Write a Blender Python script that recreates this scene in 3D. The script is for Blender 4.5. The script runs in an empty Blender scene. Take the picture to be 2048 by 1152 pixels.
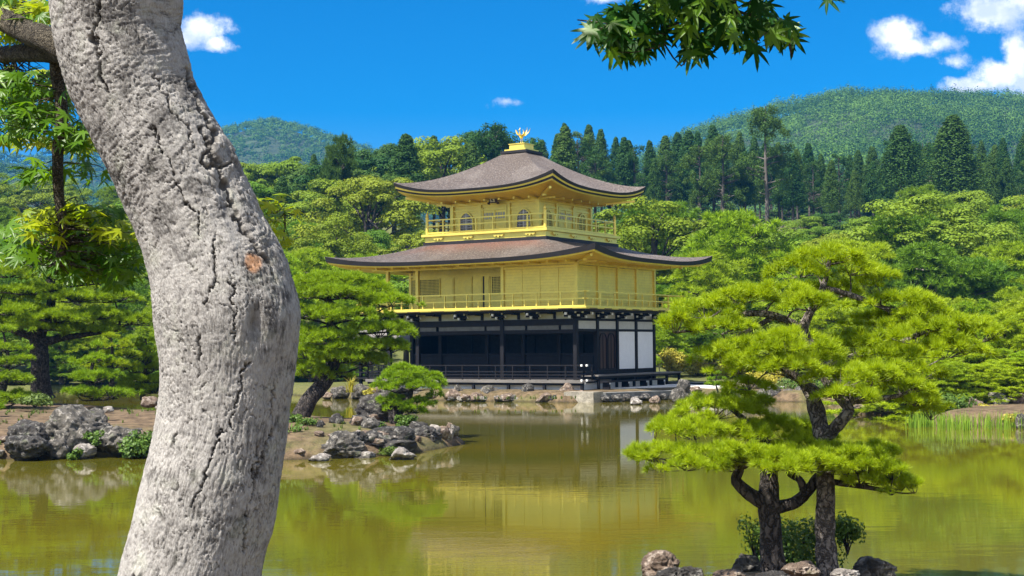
import bpy, bmesh, math, random
import numpy as np
from mathutils import Vector, Matrix

# ------------------------------------------------------------------ camera, sky, sun, exposure
S = bpy.context.scene
COL = S.collection
F_PX, PITCH, ROLL, CAM_Z = 2890.3, 0.0402, 0.0089, 2.72
cam_data = bpy.data.cameras.new("camera")
cam = bpy.data.objects.new("camera", cam_data)
COL.objects.link(cam)
cam_data.sensor_width = 36.0
cam_data.lens = F_PX / 2048 * 36.0
cam_data.clip_start = 0.05
cam_data.clip_end = 9000
cam.location = (0, 0, CAM_Z)
cam.matrix_world = (Matrix.Translation((0, 0, CAM_Z)) @ Matrix.Rotation(math.radians(90) + PITCH, 4, 'X')
                    @ Matrix.Rotation(-ROLL, 4, 'Z'))
S.camera = cam
S.view_settings.view_transform = 'Standard'
S.view_settings.look = 'None'
S.view_settings.exposure = 1.15
S.view_settings.gamma = 1.0
S.cycles.max_bounces = 7
S.cycles.diffuse_bounces = 3
S.cycles.glossy_bounces = 3
S.cycles.transmission_bounces = 4
S.cycles.transparent_max_bounces = 6
S.cycles.volume_bounces = 0
S.cycles.use_denoising = True
S.cycles.caustics_reflective = False
S.cycles.caustics_refractive = False

SUN_EL = math.radians(58)
SUN_H = np.array([-0.77, -0.64]); SUN_H /= np.linalg.norm(SUN_H)
TO_SUN = Vector((SUN_H[0] * math.cos(SUN_EL), SUN_H[1] * math.cos(SUN_EL), math.sin(SUN_EL)))
sun_data = bpy.data.lights.new("sun", 'SUN')
sun_data.energy = 5.0
sun_data.angle = math.radians(0.55)
sun_data.color = (1.0, 0.955, 0.87)
sun = bpy.data.objects.new("sun", sun_data)
COL.objects.link(sun)
sun.rotation_euler = TO_SUN.to_track_quat('Z', 'Y').to_euler()
sun.location = (-20, -20, 40)


class NT:
    """tiny helper for node trees"""
    def __init__(self, tree):
        self.t = tree
        tree.nodes.clear()

    def n(self, kind, inputs=None, **props):
        nd = self.t.nodes.new(kind)
        for k, v in props.items():
            setattr(nd, k, v)
        for k, v in (inputs or {}).items():
            self.set(nd.inputs[k], v)
        return nd

    def set(self, sock, v):
        if isinstance(v, bpy.types.NodeSocket):
            self.t.links.new(v, sock)
        elif isinstance(v, bpy.types.Node):
            self.t.links.new(v.outputs[0], sock)
        else:
            if isinstance(v, (tuple, list)) and len(v) == 3 and len(sock.default_value) == 4:
                v = (*v, 1)
            sock.default_value = v

    def math(self, op, a, b=0.0, c=0.0, clamp=False):
        nd = self.t.nodes.new('ShaderNodeMath')
        nd.operation = op
        nd.use_clamp = clamp
        self.set(nd.inputs[0], a); self.set(nd.inputs[1], b); self.set(nd.inputs[2], c)
        return nd.outputs[0]

    def vmath(self, op, a, b=(0, 0, 0), out=0):
        nd = self.t.nodes.new('ShaderNodeVectorMath')
        nd.operation = op
        self.set(nd.inputs[0], a); self.set(nd.inputs[1], b)
        return nd.outputs[out]

    def mix(self, fac, a, b, blend='MIX'):
        nd = self.t.nodes.new('ShaderNodeMix')
        nd.data_type = 'RGBA'; nd.blend_type = blend
        self.set(nd.inputs[0], fac); self.set(nd.inputs[6], a); self.set(nd.inputs[7], b)
        return nd.outputs[2]

    def ramp(self, fac, lo, hi, a=0.0, b=1.0):
        nd = self.t.nodes.new('ShaderNodeMapRange')
        nd.interpolation_type = 'SMOOTHSTEP'
        self.set(nd.inputs[0], fac)
        for i, v in enumerate((lo, hi, a, b)):
            self.set(nd.inputs[i + 1], v)
        return nd.outputs[0]

    def noise(self, vec, scale, detail=4.0, rough=0.55, dist=0.0, out=0):
        nd = self.t.nodes.new('ShaderNodeTexNoise')
        if vec is not None:
            self.set(nd.inputs['Vector'], vec)
        self.set(nd.inputs['Scale'], scale); self.set(nd.inputs['Detail'], detail)
        self.set(nd.inputs['Roughness'], rough); self.set(nd.inputs['Distortion'], dist)
        return nd.outputs[out]

    def scaled(self, vec, s):
        return self.vmath('MULTIPLY', vec, s)


def ray(px, py):
    a, b = px - 1024, py - 576
    cr, sr = math.cos(ROLL), math.sin(ROLL)
    X = a * cr - b * sr
    Y = a * sr + b * cr
    x, v = X / F_PX, -Y / F_PX
    c, s = math.cos(PITCH), math.sin(PITCH)
    d = (x, c - v * s, s + v * c)
    return (d[0] / d[1], 1.0, d[2] / d[1])


def at(px, py, D):
    r = ray(px, py)
    return np.array((r[0] * D, D, CAM_Z + r[2] * D))


def project(P):
    P = np.asarray(P, float).reshape(-1, 3)
    c, s = math.cos(PITCH), math.sin(PITCH)
    x, y, z = P[:, 0], P[:, 1], P[:, 2] - CAM_Z
    d = y * c + z * s
    v = -y * s + z * c
    d = np.where(np.abs(d) < 1e-6, 1e-6, d)
    X = F_PX * x / d
    Y = -F_PX * v / d
    cr, sr = math.cos(ROLL), math.sin(ROLL)
    return np.stack([1024 + X * cr + Y * sr, 576 - X * sr + Y * cr], 1)


# ------------------------------------------------------------------ sky with summer clouds
world = bpy.data.worlds.new("World")
S.world = world
world.use_nodes = True
w = NT(world.node_tree)
sky = w.n('ShaderNodeTexSky', sky_type='NISHITA', sun_disc=False, sun_elevation=SUN_EL,
          sun_rotation=math.atan2(SUN_H[0], SUN_H[1]) % (2 * math.pi), altitude=100, air_density=1.0,
          dust_density=0.3, ozone_density=3.0)
hs = w.n('ShaderNodeHueSaturation', {'Hue': 0.488, 'Saturation': 1.8, 'Value': 0.585, 'Color': sky.outputs[0]})
skycol = w.mix(1.0, hs.outputs[0], (0.8, 0.80, 1.10), 'MULTIPLY')
gen = w.n('ShaderNodeTexCoord').outputs['Generated']
sep = w.n('ShaderNodeSeparateXYZ', {0: gen})
yy = w.math('MAXIMUM', sep.outputs[1], 0.05)
gu = w.math('DIVIDE', sep.outputs[0], yy)
gw = w.math('DIVIDE', sep.outputs[2], yy)
plane = w.n('ShaderNodeCombineXYZ', {0: gu, 1: gw}).outputs[0]
warp = w.noise(plane, 26.0, 5.0, 0.6, out=1)
pw = w.vmath('ADD', plane, w.vmath('MULTIPLY', w.vmath('SUBTRACT', warp, (0.5, 0.5, 0.5)), (0.022, 0.014, 0)))
cloud_blobs = [(405, 62, 62, 34, 1), (368, 78, 40, 26, 1), (430, 84, 44, 20, .9), (1785, 72, 56, 40, 1.0), (1815, 92, 70, 24, .9),
               (1885, 84, 46, 20, .75), (1990, 22, 88, 46, 1.1), (2050, -20, 90, 60, 1.1), (2046, 118, 42, 62, 1.15),
               (2005, 150, 70, 34, 1.15), (1940, 168, 66, 20, 1.0), (2060, 165, 70, 40, 1.1), (1918, 118, 40, 18, .5),
               (1007, 207, 34, 10, .55), (1205, -4, 46, 14, .6), (1880, -40, 70, 30, .8)]
dens = None
for (bx, by, rx, ry, amp) in cloud_blobs:
    r0 = ray(bx, by)
    q = w.vmath('MULTIPLY', w.vmath('SUBTRACT', pw, (r0[0], r0[2], 0)), (F_PX / rx, F_PX / ry, 0))
    d = w.math('MULTIPLY', w.math('SUBTRACT', 1.25, w.vmath('LENGTH', q, out=1)), amp)
    dens = d if dens is None else w.math('MAXIMUM', dens, d)
fine = w.noise(plane, 75.0, 8.0, 0.66)
dens = w.math('ADD', dens, w.math('MULTIPLY', w.math('SUBTRACT', fine, 0.54), 1.6))
front = w.math('GREATER_THAN', sep.outputs[1], 0.06)
alpha = w.math('MULTIPLY', w.ramp(dens, 0.0, 0.9), front)
tone = w.noise(w.vmath('ADD', plane, (0.003, -0.006, 0)), 34.0, 4.0, 0.5)
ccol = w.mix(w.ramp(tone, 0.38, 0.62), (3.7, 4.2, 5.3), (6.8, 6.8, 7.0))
# bright unseen cloud cover added overhead and behind the viewer for white fill
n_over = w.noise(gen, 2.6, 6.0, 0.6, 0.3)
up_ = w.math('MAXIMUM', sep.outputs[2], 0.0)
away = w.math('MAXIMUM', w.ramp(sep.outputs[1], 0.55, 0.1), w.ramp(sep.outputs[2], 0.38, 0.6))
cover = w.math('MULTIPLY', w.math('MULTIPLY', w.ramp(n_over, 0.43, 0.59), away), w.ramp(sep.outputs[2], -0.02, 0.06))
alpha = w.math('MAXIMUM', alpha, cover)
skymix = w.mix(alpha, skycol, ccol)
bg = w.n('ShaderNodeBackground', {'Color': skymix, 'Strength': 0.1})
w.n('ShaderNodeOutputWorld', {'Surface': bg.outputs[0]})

# ------------------------------------------------------------------ numeric helpers
rng = np.random.default_rng(11)


def hash3(ix, iy, iz, seed):
    h = (ix.astype(np.int64) * 374761393 + iy.astype(np.int64) * 668265263 + iz.astype(np.int64) * 2147483647 + seed * 974634) & 0xffffffff
    h = ((h ^ (h >> 13)) * 1274126177) & 0xffffffff
    h = h ^ (h >> 16)
    h = (h * 2246822519) & 0xffffffff
    h = h ^ (h >> 15)
    return h / 4294967295.0


def vnoise(P, seed=0):
    P = np.asarray(P, float)
    i = np.floor(P).astype(np.int64)
    f = P - i
    f = f * f * (3 - 2 * f)
    out = 0
    for dx in (0, 1):
        wx = f[:, 0] if dx else 1 - f[:, 0]
        for dy in (0, 1):
            wy = f[:, 1] if dy else 1 - f[:, 1]
            for dz in (0, 1):
                wz = f[:, 2] if dz else 1 - f[:, 2]
                out = out + wx * wy * wz * hash3(i[:, 0] + dx, i[:, 1] + dy, i[:, 2] + dz, seed)
    return out


def fbm(P, seed=0, octaves=4, gain=0.5):
    P = np.asarray(P, float)
    a, s, t = 1.0, 0.0, 0.0
    for k in range(octaves):
        s = s + a * vnoise(P * (2.03 ** k) + 17.3 * k, seed + k)
        t += a
        a *= gain
    return s / t


def worley2(u, v, seed):
    """distance to nearest and second nearest cell point, and a random value of the nearest cell"""
    iu, iv = np.floor(u).astype(np.int64), np.floor(v).astype(np.int64)
    d1 = np.full(u.shape, 9.0); d2 = d1.copy(); val = np.zeros(u.shape)
    for a in (-1, 0, 1):
        for b in (-1, 0, 1):
            cu, cv = iu + a, iv + b
            z = np.zeros_like(cu)
            pu = cu + hash3(cu, cv, z, seed); pv = cv + hash3(cu, cv, z, seed + 1)
            d = np.hypot(u - pu, v - pv)
            r = hash3(cu, cv, z, seed + 2)
            near = d < d1
            d2 = np.where(near, d1, np.minimum(d2, d))
            val = np.where(near, r, val)
            d1 = np.where(near, d, d1)
    return d1, d2, val


def unit(v):
    v = np.asarray(v, float)
    return v / np.maximum(np.linalg.norm(v, axis=-1, keepdims=True), 1e-9)


def rand_dirs(n, r=None):
    return unit((r or rng).normal(size=(n, 3)))


def smooth(x, a, b):
    t = np.clip((x - a) / (b - a), 0, 1)
    return t * t * (3 - 2 * t)


# ------------------------------------------------------------------ object helpers
def link(o, parent=None):
    COL.objects.link(o)
    if parent is not None:
        o.parent = parent
    return o


def tag(o, label=None, cat=None, group=None, kind=None):
    if label: o['label'] = label
    if cat: o['category'] = cat
    if group: o['group'] = group
    if kind: o['kind'] = kind
    return o


def thing(name, label, cat, loc=(0, 0, 0), rz=0.0, group=None):
    o = bpy.data.objects.new(name, None)
    o.empty_display_size = 0.3
    o.location = tuple(float(c) for c in loc); o.rotation_euler = (0, 0, rz)
    link(o)
    return tag(o, label, cat, group)


def mesh_np(name, V, faces_by_n, mats, parent=None, smooth_shade=False, attrs=None, mat_idx=None, loc=None):
    """V (n,3); faces_by_n = list of (m,k) int arrays"""
    me = bpy.data.meshes.new(name)
    V = np.asarray(V, np.float32)
    me.vertices.add(len(V))
    me.vertices.foreach_set('co', V.ravel())
    loops = np.concatenate([np.asarray(f, np.int32).ravel() for f in faces_by_n])
    sizes = np.concatenate([np.full(len(f), np.asarray(f).shape[1], np.int32) for f in faces_by_n])
    starts = np.concatenate([[0], np.cumsum(sizes)[:-1]]).astype(np.int32)
    me.loops.add(len(loops))
    me.loops.foreach_set('vertex_index', loops)
    me.polygons.add(len(sizes))
    me.polygons.foreach_set('loop_start', starts)
    me.polygons.foreach_set('loop_total', sizes)
    if smooth_shade:
        me.polygons.foreach_set('use_smooth', np.ones(len(sizes), bool))
    for m in (mats if isinstance(mats, (list, tuple)) else [mats]):
        me.materials.append(m)
    if mat_idx is not None:
        me.polygons.foreach_set('material_index', np.asarray(mat_idx, np.int32))
    me.update(calc_edges=True)
    for k, v in (attrs or {}).items():
        v = np.asarray(v, np.float32)
        if v.ndim == 1:
            a = me.attributes.new(k, 'FLOAT', 'POINT'); a.data.foreach_set('value', v)
        elif v.shape[1] == 2:
            a = me.attributes.new(k, 'FLOAT2', 'POINT'); a.data.foreach_set('vector', v.ravel())
        else:
            a = me.attributes.new(k, 'FLOAT_VECTOR', 'POINT'); a.data.foreach_set('vector', v.ravel())
    o = bpy.data.objects.new(name, me)
    if loc is not None:
        o.location = tuple(float(c) for c in loc)
    return link(o, parent)


class MB:
    """collects boxes, beams and tubes into one mesh"""
    def __init__(self):
        self.v = []; self.f = []; self.m = []

    def add(self, verts, faces, mi=0):
        k = len(self.v)
        self.v.extend([tuple(float(c) for c in p) for p in verts])
        for f in faces:
            self.f.append(tuple(i + k for i in f)); self.m.append(mi)
        return self

    def box(self, x0, x1, y0, y1, z0, z1, mi=0):
        x0, x1 = min(x0, x1), max(x0, x1); y0, y1 = min(y0, y1), max(y0, y1); z0, z1 = min(z0, z1), max(z0, z1)
        v = [(x, y, z) for z in (z0, z1) for y in (y0, y1) for x in (x0, x1)]
        return self.add(v, [(0, 2, 3, 1), (4, 5, 7, 6), (0, 1, 5, 4), (2, 6, 7, 3), (0, 4, 6, 2), (1, 3, 7, 5)], mi)

    def beam(self, p, q, wd, ht, mi=0, up=(0, 0, 1)):
        p, q = Vector(p), Vector(q)
        d = (q - p).normalized()
        s = d.cross(Vector(up))
        if s.length < 1e-4: s = Vector((1, 0, 0))
        s.normalize(); u = s.cross(d).normalized()
        v = [e + s * a * wd / 2 + u * b * ht / 2 for e in (p, q) for (a, b) in ((-1, -1), (1, -1), (1, 1), (-1, 1))]
        return self.add(v, [(3, 2, 1, 0), (4, 5, 6, 7), (0, 1, 5, 4), (1, 2, 6, 5), (2, 3, 7, 6), (3, 0, 4, 7)], mi)

    def lathe(self, cx, cy, prof, seg=12, mi=0):
        v = []; f = []
        for (r, z) in prof:
            for k in range(seg):
                a = 2 * math.pi * k / seg
                v.append((cx + r * math.cos(a), cy + r * math.sin(a), z))
        for i in range(len(prof) - 1):
            for k in range(seg):
                f.append((i * seg + k, i * seg + (k + 1) % seg, (i + 1) * seg + (k + 1) % seg, (i + 1) * seg + k))
        f.append(tuple(range(seg))[::-1]); f.append(tuple((len(prof) - 1) * seg + k for k in range(seg)))
        return self.add(v, f, mi)

    def tube(self, pts, rad, seg=8, mi=0):
        V, Q = tube_np(pts, rad, seg)
        return self.add(V, [tuple(q) for q in Q] + [tuple(range(seg))[::-1], tuple(range(len(V) - seg, len(V)))], mi)

    def grid(self, P, mi=0):
        """P: (m,n,3) array of points"""
        P = np.asarray(P); m, n = P.shape[:2]
        f = [(i * n + j, i * n + j + 1, (i + 1) * n + j + 1, (i + 1) * n + j) for i in range(m - 1) for j in range(n - 1)]
        return self.add(P.reshape(-1, 3), f, mi)

    def build(self, name, mats, parent=None, smooth_shade=False, loc=None):
        me = bpy.data.meshes.new(name)
        me.from_pydata(self.v, [], self.f)
        for m in (mats if isinstance(mats, (list, tuple)) else [mats]):
            me.materials.append(m)
        me.polygons.foreach_set('material_index', self.m)
        if smooth_shade:
            me.polygons.foreach_set('use_smooth', [True] * len(self.f))
        bm = bmesh.new(); bm.from_mesh(me)
        bmesh.ops.recalc_face_normals(bm, faces=bm.faces)
        bm.to_mesh(me); bm.free()
        me.update()
        o = bpy.data.objects.new(name, me)
        if loc is not None:
            o.location = loc
        return link(o, parent)


def spline(pts, n):
    """Catmull-Rom through pts (k,d) sampled at n points, with even arc length"""
    P = np.asarray(pts, float)
    P = np.vstack([2 * P[0] - P[1], P, 2 * P[-1] - P[-2]])
    out = []
    for i in range(1, len(P) - 2):
        t = np.linspace(0, 1, 24, endpoint=False)[:, None]
        p0, p1, p2, p3 = P[i - 1], P[i], P[i + 1], P[i + 2]
        out.append(0.5 * (2 * p1 + (p2 - p0) * t + (2 * p0 - 5 * p1 + 4 * p2 - p3) * t ** 2 + (3 * p1 - p0 - 3 * p2 + p3) * t ** 3))
    out = np.vstack(out + [P[-2][None]])
    s = np.concatenate([[0], np.cumsum(np.linalg.norm(np.diff(out[:, :3], axis=0), axis=1))])
    u = np.linspace(0, s[-1], n)
    return np.stack([np.interp(u, s, out[:, k]) for k in range(out.shape[1])], 1)


def tube_np(pts, rad, seg=8, wob=0.0, seed=0):
    P = np.asarray(pts, float); n = len(P)
    R = np.broadcast_to(np.asarray(rad, float), (n,))
    T = unit(np.gradient(P, axis=0))
    u = np.cross(T[0], (0, 1, 0.3)); u = unit(u)
    U = []
    for i in range(n):
        u = unit(u - T[i] * np.dot(u, T[i])); U.append(u)
    U = np.array(U); Wv = np.cross(T, U)
    a = np.linspace(0, 2 * np.pi, seg, endpoint=False)
    V = P[:, None] + R[:, None, None] * (np.cos(a)[None, :, None] * U[:, None] + np.sin(a)[None, :, None] * Wv[:, None])
    if wob:
        N = V - P[:, None]
        h = fbm(V.reshape(-1, 3) / (R.mean() * 1.2) , seed, 3).reshape(n, seg, 1)
        V = P[:, None] + N * (1 + wob * (h - 0.5) * 2)
    V = V.reshape(-1, 3)
    i, j = np.meshgrid(np.arange(n - 1), np.arange(seg), indexing='ij')
    Q = np.stack([i * seg + j, i * seg + (j + 1) % seg, (i + 1) * seg + (j + 1) % seg, (i + 1) * seg + j], -1).reshape(-1, 4)
    return V, Q


class Tubes:
    def __init__(self): self.V = []; self.Q = []; self.k = 0
    def add(self, pts, rad, seg=6, wob=0.0, seed=0):
        V, Q = tube_np(pts, rad, seg, wob, seed)
        self.V.append(V); self.Q.append(Q + self.k); self.k += len(V)
    def build(self, name, m, parent=None, loc=None):
        V = np.vstack(self.V)
        if loc is not None: V = V - np.asarray(loc)
        return mesh_np(name, V, [np.vstack(self.Q)], m, parent, True)


# ------------------------------------------------------------------ materials
def new_mat(name):
    m = bpy.data.materials.new(name)
    m.use_nodes = True
    return m, NT(m.node_tree)


def finish(nt, shader, disp=None):
    out = nt.n('ShaderNodeOutputMaterial', {'Surface': shader.outputs[0]})


def pbr(nt, **kw):
    names = dict(color='Base Color', rough='Roughness', metal='Metallic', normal='Normal', spec='Specular IOR Level', ior='IOR', coat='Coat Weight')
    return nt.n('ShaderNodeBsdfPrincipled', {names[k]: v for k, v in kw.items()})


def bump(nt, h, strength=0.5, dist=0.02):
    return nt.n('ShaderNodeBump', {'Height': h, 'Strength': strength, 'Distance': dist}).outputs[0]


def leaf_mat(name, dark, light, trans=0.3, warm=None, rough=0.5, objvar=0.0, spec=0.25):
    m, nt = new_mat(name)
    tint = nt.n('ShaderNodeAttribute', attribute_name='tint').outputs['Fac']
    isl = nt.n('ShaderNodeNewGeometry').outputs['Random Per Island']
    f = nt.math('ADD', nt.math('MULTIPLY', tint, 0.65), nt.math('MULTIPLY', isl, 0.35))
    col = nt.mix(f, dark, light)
    if warm is not None:
        orand = nt.n('ShaderNodeObjectInfo').outputs['Random']
        col = nt.mix(nt.math('MULTIPLY', nt.math('POWER', orand, 1.5), objvar), col, warm)
    p = pbr(nt, color=col, rough=rough, spec=spec)
    tr = nt.n('ShaderNodeBsdfTranslucent', {'Color': nt.mix(1.0, col, (1.25, 1.15, 0.5), 'MULTIPLY')})
    finish(nt, nt.n('ShaderNodeMixShader', {0: trans, 1: p.outputs[0], 2: tr.outputs[0]}))
    return m


M = {}
M['pine_bright'] = leaf_mat('pine_needles_bright', (0.10, 0.19, 0.004), (0.50, 0.62, 0.016), 0.38, spec=0.3)
M['pine_mid'] = leaf_mat('pine_needles_mid', (0.045, 0.135, 0.004), (0.34, 0.51, 0.014), 0.35, (0.42, 0.47, 0.02), objvar=0.5)
M['pine_dark'] = leaf_mat('pine_needles_dark', (0.03, 0.095, 0.006), (0.19, 0.35, 0.020), 0.3, (0.27, 0.35, 0.02), objvar=0.5)
M['broad'] = leaf_mat('broadleaf_green', (0.03, 0.095, 0.007), (0.165, 0.30, 0.022), 0.3, (0.20, 0.28, 0.022), objvar=0.9, spec=0.1)
M['broad_yellow'] = leaf_mat('broadleaf_yellow', (0.07, 0.13, 0.007), (0.24, 0.32, 0.022), 0.3, (0.29, 0.30, 0.03), objvar=0.4, spec=0.1)
M['cedar'] = leaf_mat('cedar_needles', (0.008, 0.036, 0.010), (0.055, 0.135, 0.028), 0.22, (0.10, 0.165, 0.025), objvar=0.7, spec=0.06)
M['hill'] = leaf_mat('hill_canopy', (0.012, 0.055, 0.008), (0.12, 0.22, 0.030), 0.15, spec=0.05)
M['maple_shaded'] = leaf_mat('maple_leaf_shaded', (0.006, 0.040, 0.004), (0.020, 0.085, 0.006), 0.3, rough=0.5, spec=0.12)  # crown shade put into the leaf colour of the sky spray
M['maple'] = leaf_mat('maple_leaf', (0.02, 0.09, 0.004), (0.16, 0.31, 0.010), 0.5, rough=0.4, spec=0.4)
M['maple_lit'] = leaf_mat('maple_leaf_lit', (0.16, 0.27, 0.008), (0.46, 0.52, 0.018), 0.55, rough=0.4)  # sunlit and backlit glow of the side leaves put into the colour
M['bush'] = leaf_mat('bush_leaf', (0.035, 0.085, 0.015), (0.14, 0.23, 0.03), 0.25)
M['bush_gold'] = leaf_mat('bush_leaf_gold', (0.20, 0.20, 0.02), (0.52, 0.45, 0.06), 0.3)
M['reed'] = leaf_mat('reed_blade', (0.11, 0.24, 0.02), (0.34, 0.48, 0.05), 0.35)
M['moss'] = leaf_mat('moss_tuft', (0.05, 0.09, 0.012), (0.14, 0.2, 0.03), 0.2)


def bark_mat(name, dark, light, scale=6.0, stretch=0.25):
    m, nt = new_mat(name)
    co = nt.n('ShaderNodeTexCoord').outputs['Object']
    sc = nt.scaled(co, (1, 1, stretch))
    v = nt.n('ShaderNodeTexVoronoi', {'Vector': nt.vmath('ADD', sc, nt.vmath('MULTIPLY', nt.noise(co, scale, 3, out=1), (0.25, 0.25, 0.1))), 'Scale': scale * 2.2}, feature='DISTANCE_TO_EDGE')
    plate = nt.ramp(v.outputs[0], 0.02, 0.16)
    n1 = nt.noise(co, scale * 1.4, 5, 0.65)
    n2 = nt.noise(sc, scale * 9, 4, 0.6)
    col = nt.mix(nt.ramp(n1, 0.3, 0.7), dark, light)
    col = nt.mix(nt.math('MULTIPLY', nt.math('SUBTRACT', 1.0, plate), 0.75), col, tuple(c * 0.3 for c in dark))
    h = nt.math('ADD', nt.math('MULTIPLY', plate, 0.7), nt.math('MULTIPLY', n2, 0.5))
    finish(nt, pbr(nt, color=col, rough=0.9, normal=bump(nt, h, 0.9, 0.05), spec=0.2))
    return m


M['pine_bark'] = bark_mat('pine_bark', (0.10, 0.08, 0.066), (0.34, 0.29, 0.25), 7.0)
M['dark_bark'] = bark_mat('shaded_pine_bark', (0.035, 0.03, 0.027), (0.12, 0.10, 0.088), 6.0)  # crown shade on the pine trunks put into a darker bark colour
M['cedar_bark'] = bark_mat('cedar_bark', (0.10, 0.085, 0.075), (0.24, 0.21, 0.185), 2.0, 0.1)
M['limb_bark'] = bark_mat('limb_bark', (0.09, 0.075, 0.055), (0.20, 0.17, 0.12), 22.0)


def trunk_mat():
    m, nt = new_mat('old_grey_bark')
    co = nt.n('ShaderNodeTexCoord').outputs['Object']
    bc = nt.n('ShaderNodeAttribute', attribute_name='bark').outputs['Vector']
    sp = nt.n('ShaderNodeSeparateXYZ', {0: bc})
    light, crack, special = sp.outputs[0], sp.outputs[1], sp.outputs[2]
    uv = nt.n('ShaderNodeAttribute', attribute_name='barkuv').outputs['Vector']
    grain = nt.noise(nt.scaled(uv, (330, 55, 1)), 1.0, 5, 0.7)
    speck = nt.noise(nt.vmath('ADD', nt.scaled(uv, (190, 95, 1)), nt.scaled(co, (20, 20, 20))), 1.0, 5, 0.72)
    col_g = nt.ramp(grain, 0.36, 0.64)
    blot = nt.noise(co, 34, 5, 0.68, 0.5)
    lich = nt.noise(co, 14, 5, 0.6)
    col = nt.mix(light, (0.066, 0.060, 0.055), (0.43, 0.402, 0.368))
    col = nt.mix(nt.math('MULTIPLY', nt.math('SUBTRACT', 1.0, col_g), 0.38), col, (0.12, 0.105, 0.095))
    col = nt.mix(nt.math('MULTIPLY', nt.ramp(lich, 0.52, 0.72), 0.4), col, (0.46, 0.47, 0.36))
    col = nt.mix(nt.ramp(speck, 0.42, 0.75, 0.0, 0.55), col, (0.60, 0.575, 0.53))
    col = nt.mix(nt.ramp(speck, 0.40, 0.24, 0.0, 0.6), col, (0.13, 0.115, 0.105))
    col = nt.mix(nt.ramp(blot, 0.53, 0.66, 0, 0.42), col, (0.10, 0.09, 0.086))
    col = nt.mix(nt.ramp(blot, 0.46, 0.34, 0, 0.5), col, (0.54, 0.51, 0.465))
    col = nt.mix(special, col, (0.50, 0.23, 0.09))
    col = nt.mix(nt.math('MULTIPLY', crack, 0.82), col, (0.030, 0.025, 0.021))
    h = nt.math('ADD', nt.math('MULTIPLY', grain, 0.6), nt.math('MULTIPLY', speck, 0.8))
    finish(nt, pbr(nt, color=col, rough=0.85, normal=bump(nt, h, 1.0, 0.006), spec=0.2))
    return m


M['trunk'] = trunk_mat()


def rock_mat(name, dark, mid, pale, sc=1.0):
    m, nt = new_mat(name)
    co = nt.n('ShaderNodeTexCoord').outputs['Object']
    n1 = nt.noise(co, 2.2 * sc, 6, 0.65, 0.4)
    n2 = nt.noise(co, 7 * sc, 6, 0.7, 0.6)
    n3 = nt.noise(co, 22 * sc, 4, 0.7)
    col = nt.mix(nt.ramp(n1, 0.35, 0.65), dark, mid)
    col = nt.mix(nt.ramp(n2, 0.50, 0.66), col, pale)
    col = nt.mix(nt.ramp(n3, 0.55, 0.75, 0, 0.6), col, tuple(c * 0.45 for c in dark))
    mossy = nt.math('MULTIPLY', nt.ramp(nt.noise(co, 3.1 * sc, 4, 0.6), 0.58, 0.7), 0.5)
    col = nt.mix(mossy, col, (0.10, 0.12, 0.05))
    # wet dark line just above the water
    z = nt.n('ShaderNodeSeparateXYZ', {0: nt.n('ShaderNodeNewGeometry').outputs['Position']}).outputs[2]
    wet = nt.ramp(nt.math('ADD', z, nt.math('MULTIPLY', n2, 0.12)), 0.09, 0.17, 0.75, 0.0)
    col = nt.mix(wet, col, (0.02, 0.018, 0.014))
    h = nt.math('ADD', n2, nt.math('MULTIPLY', n3, 0.4))
    finish(nt, pbr(nt, color=col, rough=0.85, normal=bump(nt, h, 1.0, 0.09), spec=0.3))
    return m


M['rock_grey'] = rock_mat('rock_grey', (0.045, 0.041, 0.036), (0.135, 0.12, 0.10), (0.34, 0.31, 0.27))
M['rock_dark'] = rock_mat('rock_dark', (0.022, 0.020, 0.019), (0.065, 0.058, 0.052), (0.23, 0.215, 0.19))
M['rock_tan'] = rock_mat('rock_tan', (0.10, 0.068, 0.048), (0.24, 0.175, 0.13), (0.45, 0.37, 0.30))
M['rock_pale'] = rock_mat('rock_pale', (0.15, 0.13, 0.115), (0.36, 0.32, 0.28), (0.58, 0.54, 0.48))


def water_mat():
    m, nt = new_mat('pond_water')
    co = nt.n('ShaderNodeTexCoord').outputs['Object']
    r1 = nt.noise(nt.scaled(co, (0.55, 1.5, 1)), 1.5, 3, 0.5)
    r2 = nt.noise(nt.scaled(co, (0.8, 3.0, 1)), 5.0, 3, 0.55)
    patch = nt.ramp(nt.noise(nt.scaled(co, (0.6, 1, 1)), 0.09, 3, 0.5), 0.42, 0.62, 0.25, 1.0)
    h = nt.math('ADD', nt.math('MULTIPLY', r1, 0.8), nt.math('MULTIPLY', nt.math('MULTIPLY', r2, patch), 0.35))
    silt = nt.noise(nt.scaled(co, (1, 1, 1)), 0.12, 3, 0.5)
    col = nt.mix(nt.ramp(silt, 0.35, 0.65), (0.088, 0.086, 0.008), (0.124, 0.102, 0.008))
    finish(nt, pbr(nt, color=col, rough=0.02, ior=1.45, spec=0.7, normal=bump(nt, h, 0.075, 0.03)))
    return m


M['water'] = water_mat()


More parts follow.
